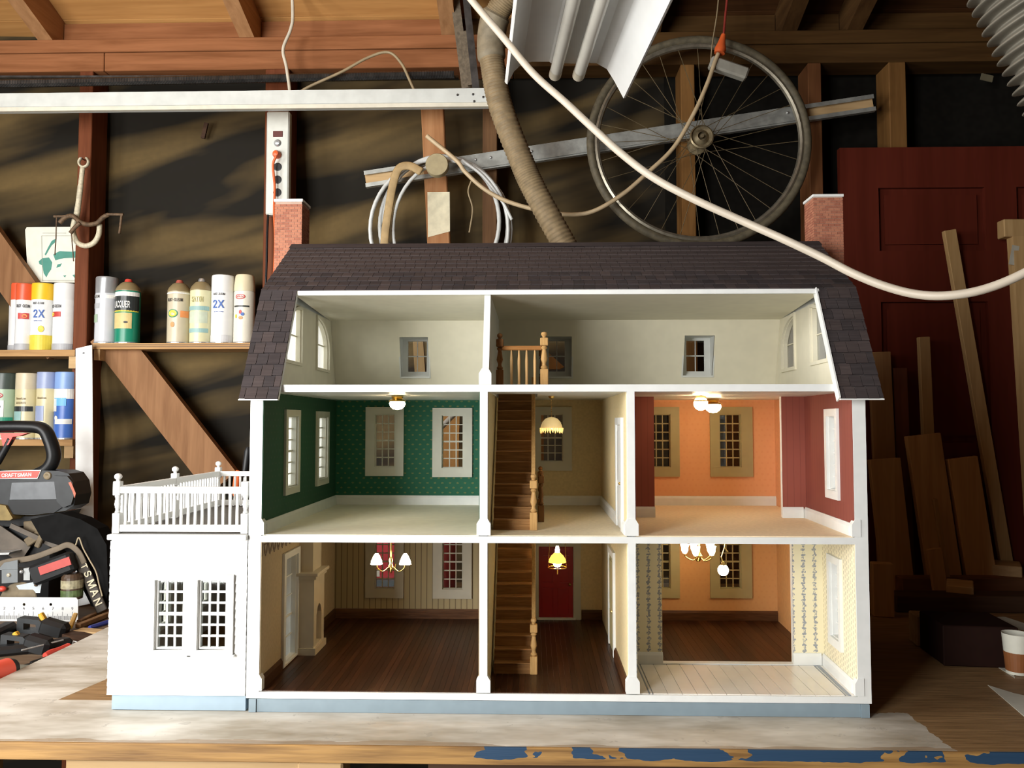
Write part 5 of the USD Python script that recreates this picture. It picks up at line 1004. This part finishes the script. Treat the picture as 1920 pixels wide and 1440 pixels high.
part(t, 'post', slabpx([(44, 1088), (44, 1066), (56, 1065), (56, 1088)], Y, .02), plain('grey_post', (.34, .36, .36), .45, .1)); part(t, 'bright_screw', ball(at(40, 1072, Y - .004), .0045, 2), STEEL)
Y = .642; t = thing('small_jar', 'dark jar with a green and cream label behind the rule', 'jar'); c0 = at(124, 1118, Y); r = 19 * (Y + 1.28) / 1500
part(t, 'jar', lathe([(0, 0), (r, 0), (r, .052), (r * .8, .060), (0, .061)], 20, (c0[0], Y + r, c0[2] - .010)), plain('dark_brown_jar', (.06, .035, .02), .4)); part(t, 'label', lathe([(r + .0005, .006), (r + .0005, .022)], 20, (c0[0], Y + r, c0[2] - .010)), plain('label_leaf_green', (.10, .15, .05), .5, .5, 90)); part(t, 'label_band', lathe([(r + .0005, .026), (r + .0005, .046)], 20, (c0[0], Y + r, c0[2] - .010)), plain('label_parchment', (.36, .32, .20), .5, .5, 90))
t = thing('putty_knife', 'steel putty knife blade pointing right above the rule', 'knife'); Y = .66
part(t, 'blade', slabpx([(30, 1098), (79, 1088), (75, 1112), (40, 1112)], Y, .0015), plain('knife_steel', (.45, .50, .53), .35)); part(t, 'rivet', ball(at(68, 1096, Y), .005, 1), RUST)
single('sanding_disc', rot(lathe([(0, 0), (.045, 0), (.047, .002), (.045, .004), (0, .004)], 24, tuple(at(34, 1128, .658))), 78, (1, 0, 0), tuple(at(34, 1128, .658))), plain('sanding_tan', (0.176, 0.138, 0.083), .8, .3), 'tan sanding disc leaning behind the rule', 'disc')
single('red_ball', ball(at(4, 1104, .65), .010, 2, (1, .8, .7)), RED, 'small red ball at the left edge behind the rule', 'ball', True)
def bar_clamp(cx, cy, label, jaw):
    t = thing('bar_clamp', label, 'clamp'); base = onb(cx, cy + 22); Y = base[1]; q = lambda x, y, d=0: at(cx + x, cy + y, Y + d)
    fr = sg.Polygon([(p[0], p[2]) for p in (q(-22, -12), q(16, -8), q(20, -4), q(18, 14), q(-16, 16), q(-23, 8))]).buffer(.002); inn = sg.Polygon([(p[0], p[2]) for p in (q(-12, -4), q(11, -1), q(11, 9), q(-12, 8))])
    part(t, 'grip_frame', prism(fr.difference(inn), 'y', Y - .012, Y + .012), DGREY)
    part(t, 'handle_body', board(q(16, 2), q(64, 16), .038, .034, b=.008), BLACK)
    part(t, 'jaw_pad', cat(board(q(*jaw), q(jaw[0] + 8, jaw[1] + 14), .010, .012, b=.002)), YELLOW)
    part(t, 'bar', board(q(-46, 12, .004), q(96, 30, .004), .014, .006), DSTEEL)
    part(t, 'grip', board(q(20, 22), q(72, 26), .022, .024, b=.006), BLACK); return t
bar_clamp(62, 1170, 'upper black bar clamp with amber jaw pad against the rule', (14, -20)); bar_clamp(32, 1201, 'lower black bar clamp lying in front of the other', (-4, -16))
single('clamp_pad', board(onb(131, 1186) + [0, 0, .012], onb(141, 1168) + [0, 0, .02], .009, .010, b=.002), YELLOW, 'loose amber clamp jaw right of the rule end', 'jaw')
for (a, b, w, l) in (((148, 1172), (215, 1140), .012, 'thin brown stick slanting up to the wing corner, upper one'), ((146, 1180), (215, 1152), .014, 'thicker brown stick slanting up to the wing corner, lower one')):
    single('wood_stick', board(onb(*a) + [0, 0, .007], onb(*b) + [0, 0, .007], w, .010, (0, 0, 1), .001), DWOODZ, l, 'stick')
single('blue_pencil', cyl(onb(168, 1181) + [0, 0, .005], onb(215, 1166) + [0, 0, .005], .005, 6), plain('pencil_blue', (.05, .07, .35), .4), 'blue pencil beside the wing corner', 'pencil')
single('pine_offcut', board(onb(146, 1186) + [0, 0, .004], onb(215, 1192) + [0, 0, .004], .03, .008, (0, 0, 1), .001), FIR, 'pale pine offcut at the edge of the plywood top', 'wood')
single('dark_offcut', board(onb(128, 1190) + [0, 0, .004], onb(172, 1204) + [0, 0, .004], .04, .007, (0, 0, 1), .001), DARKWOOD, 'dark flat offcut just left of the plywood edge', 'wood')
single('wire_staple', tube(P3([(134, 1215), (138, 1202), (150, 1206)], onb(138, 1215)[1]), .0016, 6, smooth=False), STEEL, 'bent bright wire lying at the plywood edge', 'wire')
t = thing('screwdriver', 'long thin screwdriver with a red handle by the plywood edge', 'screwdriver')
a, b = onb(40, 1238) + [0, 0, .02], onb(118, 1218) + [0, 0, .02]; part(t, 'shaft', cyl(a, b, .0018, 8), STEEL); a, b = onb(84, 1238) + [0, 0, .009], onb(128, 1222) + [0, 0, .009]; part(t, 'handle', tube([a, a + (b - a) * .2, a + (b - a) * .6, b], [.006, .0085, .0075, .009], 10, smooth=False), RED, 35)
t = thing('black_pliers', 'black-handled pliers below the screwdriver', 'pliers'); a, b = onb(44, 1258) + [0, 0, .006], onb(100, 1240) + [0, 0, .006]
part(t, 'handle', tube([a, a + (b - a) * .5 + [0, -.006, 0], b], [.006, .0055, .005], 8, smooth=False), BLACK, True); part(t, 'handle', tube([a + [0, .025, 0], a + (b - a) * .5 + [0, .03, 0], b], [.006, .0055, .005], 8, smooth=False), BLACK, True)
single('grey_rag', T(*(lambda m: (m.vertices, m.faces))(ball(onb(30, 1262) + [0, 0, .006], .05, 3, (1.0, .5, .14)))), plain('grey_green_rag', (.22, .22, .17), .9, .3), 'grey rag under the tools at the left edge', 'cloth', True)
t = thing('red_torch', 'red-orange cylinder with dark end cap at the lower left edge', 'cylinder'); a, b = onb(-70, 1306) + [0, 0, .0215], onb(14, 1277) + [0, 0, .0215]
part(t, 'barrel', tube([a, b], [.0205, .0205], 20, smooth=False), plain('bright_orange_red', (.72, .09, .05), .4, .05), 35); part(t, 'end_cap', tube([b, b + unit(b - a) * .012], [.0198, .016], 20, smooth=False), DGREY, 35)
# loose dark tools heaped beneath the clamps
for i, (a, b, w, th, l) in enumerate((((-20, 1232), (75, 1222), .03, .02, 'flat black tool handle under the lower clamp'), ((60, 1226), (132, 1210), .028, .018, 'black tool handle between the clamps and the plywood edge'), ((-30, 1215), (20, 1190), .03, .03, 'black clamp handle cut off by the left edge'))):
    single('hand_tool', board(onb(*a) + [0, 0, th / 2 + .0005], onb(*b) + [0, 0, th / 2 + .0005], w, th, (0, 0, 1), .006), BLACK, l, 'tool')

# ================================================================== THINGS BEHIND THE HOUSE, SEEN THROUGH ITS WINDOWS
Y = .80; q = lambda x, y: at(x, y, Y)
t = thing('red_box', 'red painted box behind the house, seen through the lower left windows', 'box'); zb_ = at(720, 1086, Y)[2]
part(t, 'box', bx(q(680, 1050)[0], q(800, 1050)[0], Y, Y + .12, zb_ + .0004, q(720, 1004)[2], .003), plain('box_red', (.62, .05, .07), .45, .1)); part(t, 'paper_label', bx(q(700, 1070)[0], q(712, 1070)[0], Y - .0006, Y, q(700, 1081)[2], q(700, 1067)[2]), PAPERW)
single('blue_grey_case', bx(q(676, 1050)[0], q(806, 1050)[0], Y - .01, Y + .13, ZB + .0005, zb_, .003), plain('case_blue_grey', (.10, .13, .15), .5), 'blue-grey case under the red box behind the house', 'case')
single('red_bottle', cat(lathe([(0, 0), (.0145, 0), (.0155, .004), (.0155, .19), (.009, .215), (.009, .235), (0, .235)], 16, (at(844, 1000, .62)[0], .62, ZB + .0005))), plain('bottle_red', (.62, .05, .07), .45, .1), 'red bottle behind the house, seen through the second lower window', 'bottle', 35)
single('leaning_board', board((q(843, 1000)[0], .70, ZB + .001), at(845, 735, .86), .052, .016), wood('leaning_orange_fir', (.50, .25, .08), (.66, .36, .13), 'z', 2), 'orange fir board standing behind the green bedroom window', 'board')
single('white_pipe', cyl(at(494, 1146, .66) + [0, 0, .007], at(862, 766, .66), .0065, 12), INKW, 'white pipe crossing behind the green bedroom window', 'pipe', 35)

# ================================================================== RIGHT-HAND SIDE: RED DOOR, LEANING LUMBER, BENCH CLUTTER
DRB = wood('barn_red_door', (.085, .014, .007), (.125, .022, .012), 'z', .6, .55, .1); dy = 1.05
RD = thing('red_door', 'old dark red panelled door standing against the back wall', 'door'); x0, zt = at(1575, 300, dy)[0], at(1700, 276, dy)[2]; x1 = x0 + .84
fx = [at(1648, 400, dy)[0], at(1848, 400, dy)[0]]; zs = [(at(1700, 470, dy)[2], at(1700, 352, dy)[2]), (at(1700, 830, dy)[2], at(1700, 566, dy)[2]), (.75, at(1700, 905, dy)[2])]
fr = rect(x0, x1, .02, zt)
pan = [(fx[0], fx[1], *z) for z in zs] + [(fx[1] + .09, x1 - .1, *z) for z in zs]
for p in pan: fr = fr.difference(rect(*p))
part(RD, 'frame', prism(fr, 'y', dy, dy + .022), DRB)
for p in pan: part(RD, 'panel', cat(bx(*p[:2], dy + .014, dy + .02, *p[2:]), hexa([(p[0] + .012, dy + .0138, p[2] + .012), (p[1] - .012, dy + .0138, p[2] + .012), (p[1] - .012, dy + .0138, p[3] - .012), (p[0] + .012, dy + .0138, p[3] - .012), (p[0] + .03, dy + .006, p[2] + .03), (p[1] - .03, dy + .006, p[2] + .03), (p[1] - .03, dy + .006, p[3] - .03), (p[0] + .03, dy + .006, p[3] - .03)][0:0] or [(p[0] + .02, dy + .008, p[2] + .02), (p[1] - .02, dy + .008, p[2] + .02), (p[1] - .02, dy + .0139, p[2] + .02), (p[0] + .02, dy + .0139, p[2] + .02), (p[0] + .02, dy + .008, p[3] - .02), (p[1] - .02, dy + .008, p[3] - .02), (p[1] - .02, dy + .0139, p[3] - .02), (p[0] + .02, dy + .0139, p[3] - .02)])), DRB)
def lean(x0, y0, x1, Yt, Yf, wpx, th, mat, label):
    """top pixel at depth Yt; the foot stands on the bench at depth Yf"""
    top = at(x0, y0, Yt); ft = atz(x1, 793 + (1.365 - ZB) / (Yf + 1.28) * 1500, ZB + .002); w = wpx * (Yt + 1.28) / 1500
    single('leaning_board', board(ft, top, w, th, b=.0015), mat, label, 'board')
B1, B2 = wood('pale_stick_wood', (.36, .22, .09), (.54, .36, .17), 'z'), wood('brown_wide_board', (.26, .14, .06), (.40, .23, .10), 'z'); B3 = wood('mid_board', (.42, .24, .10), (.62, .39, .18), 'z')
lean(1779, 432, 1893, 1.018, .985, 22, .018, B1, 'tallest thin stick leaning right across the red door')
lean(1731, 632, 1752, 1.02, .985, 20, .018, B1, 'short stick rising behind the square-topped plank')
lean(1648, 660, 1668, 1.025, .985, 40, .014, B2, 'dark wide board beside the house corner, behind the paler plank')
lean(1686, 690, 1702, 1.028, .990, 26, .012, wood('dark_red_board', (.10, .035, .02), (.17, .06, .03), 'z'), 'narrow dark red board between the house corner and the square-topped plank')
lean(1657, 860, 1684, .965, .91, 56, .020, B3, 'paler plank nearest the house corner with a square top')
lean(1729, 815, 1772, .97, .915, 62, .020, B3, 'square-topped plank in the middle of the leaning lumber')
lean(1802, 858, 1842, .965, .91, 54, .020, B3, 'plank with a bright left edge right of the middle')
lean(1752, 935, 1781, .925, .875, 8, .010, B1, 'thin lath in front of the middle plank')
lean(1750, 1028, 1764, .895, .85, 26, .012, B3, 'short offcut upright in front of the middle plank')
PT = thing('t_brace', 'wooden T-shaped prop at the right edge against the red door', 'prop')
a, b = at(1906, 445, 1.0), atz(1948, 1106, ZB + .002); part(PT, 'upright', board(b, a, .038, .03), B1); part(PT, 'crosspiece', bx(at(1877, 430, 1.0)[0], at(1877, 430, 1.0)[0] + .12, .985, 1.02, at(1890, 446, 1.0)[2], at(1890, 413, 1.0)[2], .002), B1)
def blk(name, x0, x1, y0, y1, dpt, mat, label, cat_, z=ZB, ang=0):
    ft = atz((x0 + x1) / 2, y1, z); sc = (ft[1] + 1.28) / 1500; w = (x1 - x0) * sc; hh_ = (y1 - y0) * sc; m = bx(-w / 2, w / 2, 0, dpt, .0006, hh_, .002); m = rot(m, ang, (0, 0, 1)); m.apply_translation((ft[0], ft[1], z)); return single(name, m, mat, label, cat_)
blk('lumber', 1690, 2080, 1120, 1150, .07, DARKWOOD, 'long dark beam lying on the bench, frontmost of the stack', 'lumber')
blk('lumber', 1640, 1676, 1060, 1158, .03, B3, 'upright scrap block standing at the house corner', 'lumber', ang=-10)
blk('lumber', 1778, 1822, 1100, 1120, .10, FIR, 'pale end of a short timber on the bench, left one', 'lumber', z=ZB + .03, ang=-28)
blk('lumber', 1862, 1912, 1062, 1090, .10, FIR, 'pale end of a short timber on the bench, right one', 'lumber', z=ZB + .03, ang=-28)
blk('lumber', 1700, 2080, 1086, 1116, .05, wood('brown_red_timber', (.13, .06, .03), (.22, .10, .05), 'x'), 'thick reddish timber lying behind the dark beam', 'lumber')
blk('wood_block', 1722, 1775, 1158, 1214, .05, FIR, 'pale square wood block on the bench right of the house', 'block', ang=-8)
blk('dark_box', 1776, 1905, 1178, 1252, .12, plain('dark_red_box', (.018, .007, .005), .7, specular_ior_level=.1), 'dark maroon box on the bench behind the white cup', 'box', ang=-6)
pp = atz(1866, 1170, ZB + .062); single('paper_sheet', rot(mv(bx(-.06, .06, -.05, .05, 0, .0006), *pp), 8, (0, 0, 1), tuple(pp)), plain('dull_paper', (.42, .40, .33), .7), 'pale paper lying on top of the dark box', 'paper')
for pts, l in (([(1852, 1285), (1900, 1300), (1990, 1320), (1990, 1390), (1930, 1352)], 'white paper sheet at the right end of the bench'), ([(1872, 1252), (1899, 1254), (1903, 1272)], 'small white paper scrap beside the cup')):
    vv = [atz(x, y, ZB + .0003) for x, y in pts]; single('paper_sheet', prism(sg.Polygon([(v[0], v[1]) for v in vv]), 'z', ZB + .0003, ZB + .001), PAPERW, l, 'paper')
c = atz(1921, 1270, ZB); t = thing('paper_cup', 'white paper cup with a brown band at the right edge', 'cup')
r = 22 * (c[1] + 1.28) / 1500; part(t, 'cup', lathe([(0, .001), (r * .82, .001), (r * 1.08, .072), (r * 1.1, .073), (r * 1.04, .072), (r * .78, .004), (0, .004)], 24, (c[0], c[1] + r, ZB)), PAPERW, 35); part(t, 'brown_band', lathe([(r * .845, .006), (r * .98, .040)], 24, (c[0], c[1] + r, ZB)), plain('cup_brown', (.28, .10, .03), .6))
# ochre-tipped brushes beyond the wing rail
for i, (x, l) in enumerate(((446, 'black-handled screwdriver standing behind the wing deck, left one'), (462, 'black-handled screwdriver standing behind the wing deck, right one'))):
    t = thing('screwdriver', l, 'screwdriver'); a = atz(x - 30, 1129, ZB + .0005); b = at(x + 3 * i, 838 + 44 * (1 - i), .80); u = b - a
    part(t, 'shaft', cyl(a, a + u * .82, .0028, 8), STEEL); part(t, 'handle', tube([a + u * .8, a + u * .84, a + u * .97, b], [.004, .0085, .009, .005], 10, smooth=False), ORANGE if i == 0 else BLACK, 35)

gq = [at(x, y, .62) for x, y in ((1019, 653), (1058, 688), (1050, 692), (1019, 692))]; WBR = thing('wood_bracket', 'orange wooden bracket behind the house, its gusset seen through the middle dormer', 'bracket')
LO = wood('leaning_orange_fir', (.50, .25, .08), (.66, .36, .13)); part(WBR, 'gusset', prism(sg.Polygon([(p[0], p[2]) for p in gq]).buffer(0), 'y', .62, .635), LO)
part(WBR, 'post', bx(gq[0][0] - .018, gq[0][0], .62, .64, ZB + .0006, gq[0][2] - .002), LO); part(WBR, 'foot', bx(gq[0][0] - .06, gq[0][0] + .04, .61, .68, ZB + .0004, ZB + .015), LO)
single('pale_stick', board(atz(812, 1092, ZB + .002), at(784, 632, 1.0), .03, .018), FIRZ, 'pale stick behind the house, seen through the left dormer window', 'stick')

c = at(1903, 478, .98); part(PT, 'pale_sticker', rot(bx(c[0] - .010, c[0] + .010, .9835, .9845, c[2] - .028, c[2] + .028), 12, (0, 1, 0), tuple(c)), plain('dull_paper', (.42, .40, .33)))
c = at(1850, 146, 1.13); single('paper_scrap', rot(bx(c[0] - .018, c[0] + .018, 1.128, 1.131, c[2] - .010, c[2] + .010), 14, (0, 1, 0), tuple(c)), plain('dusty_scrap', (.14, .12, .07), .8), 'small pale scrap stuck to the black paper beside the silver duct', 'paper')
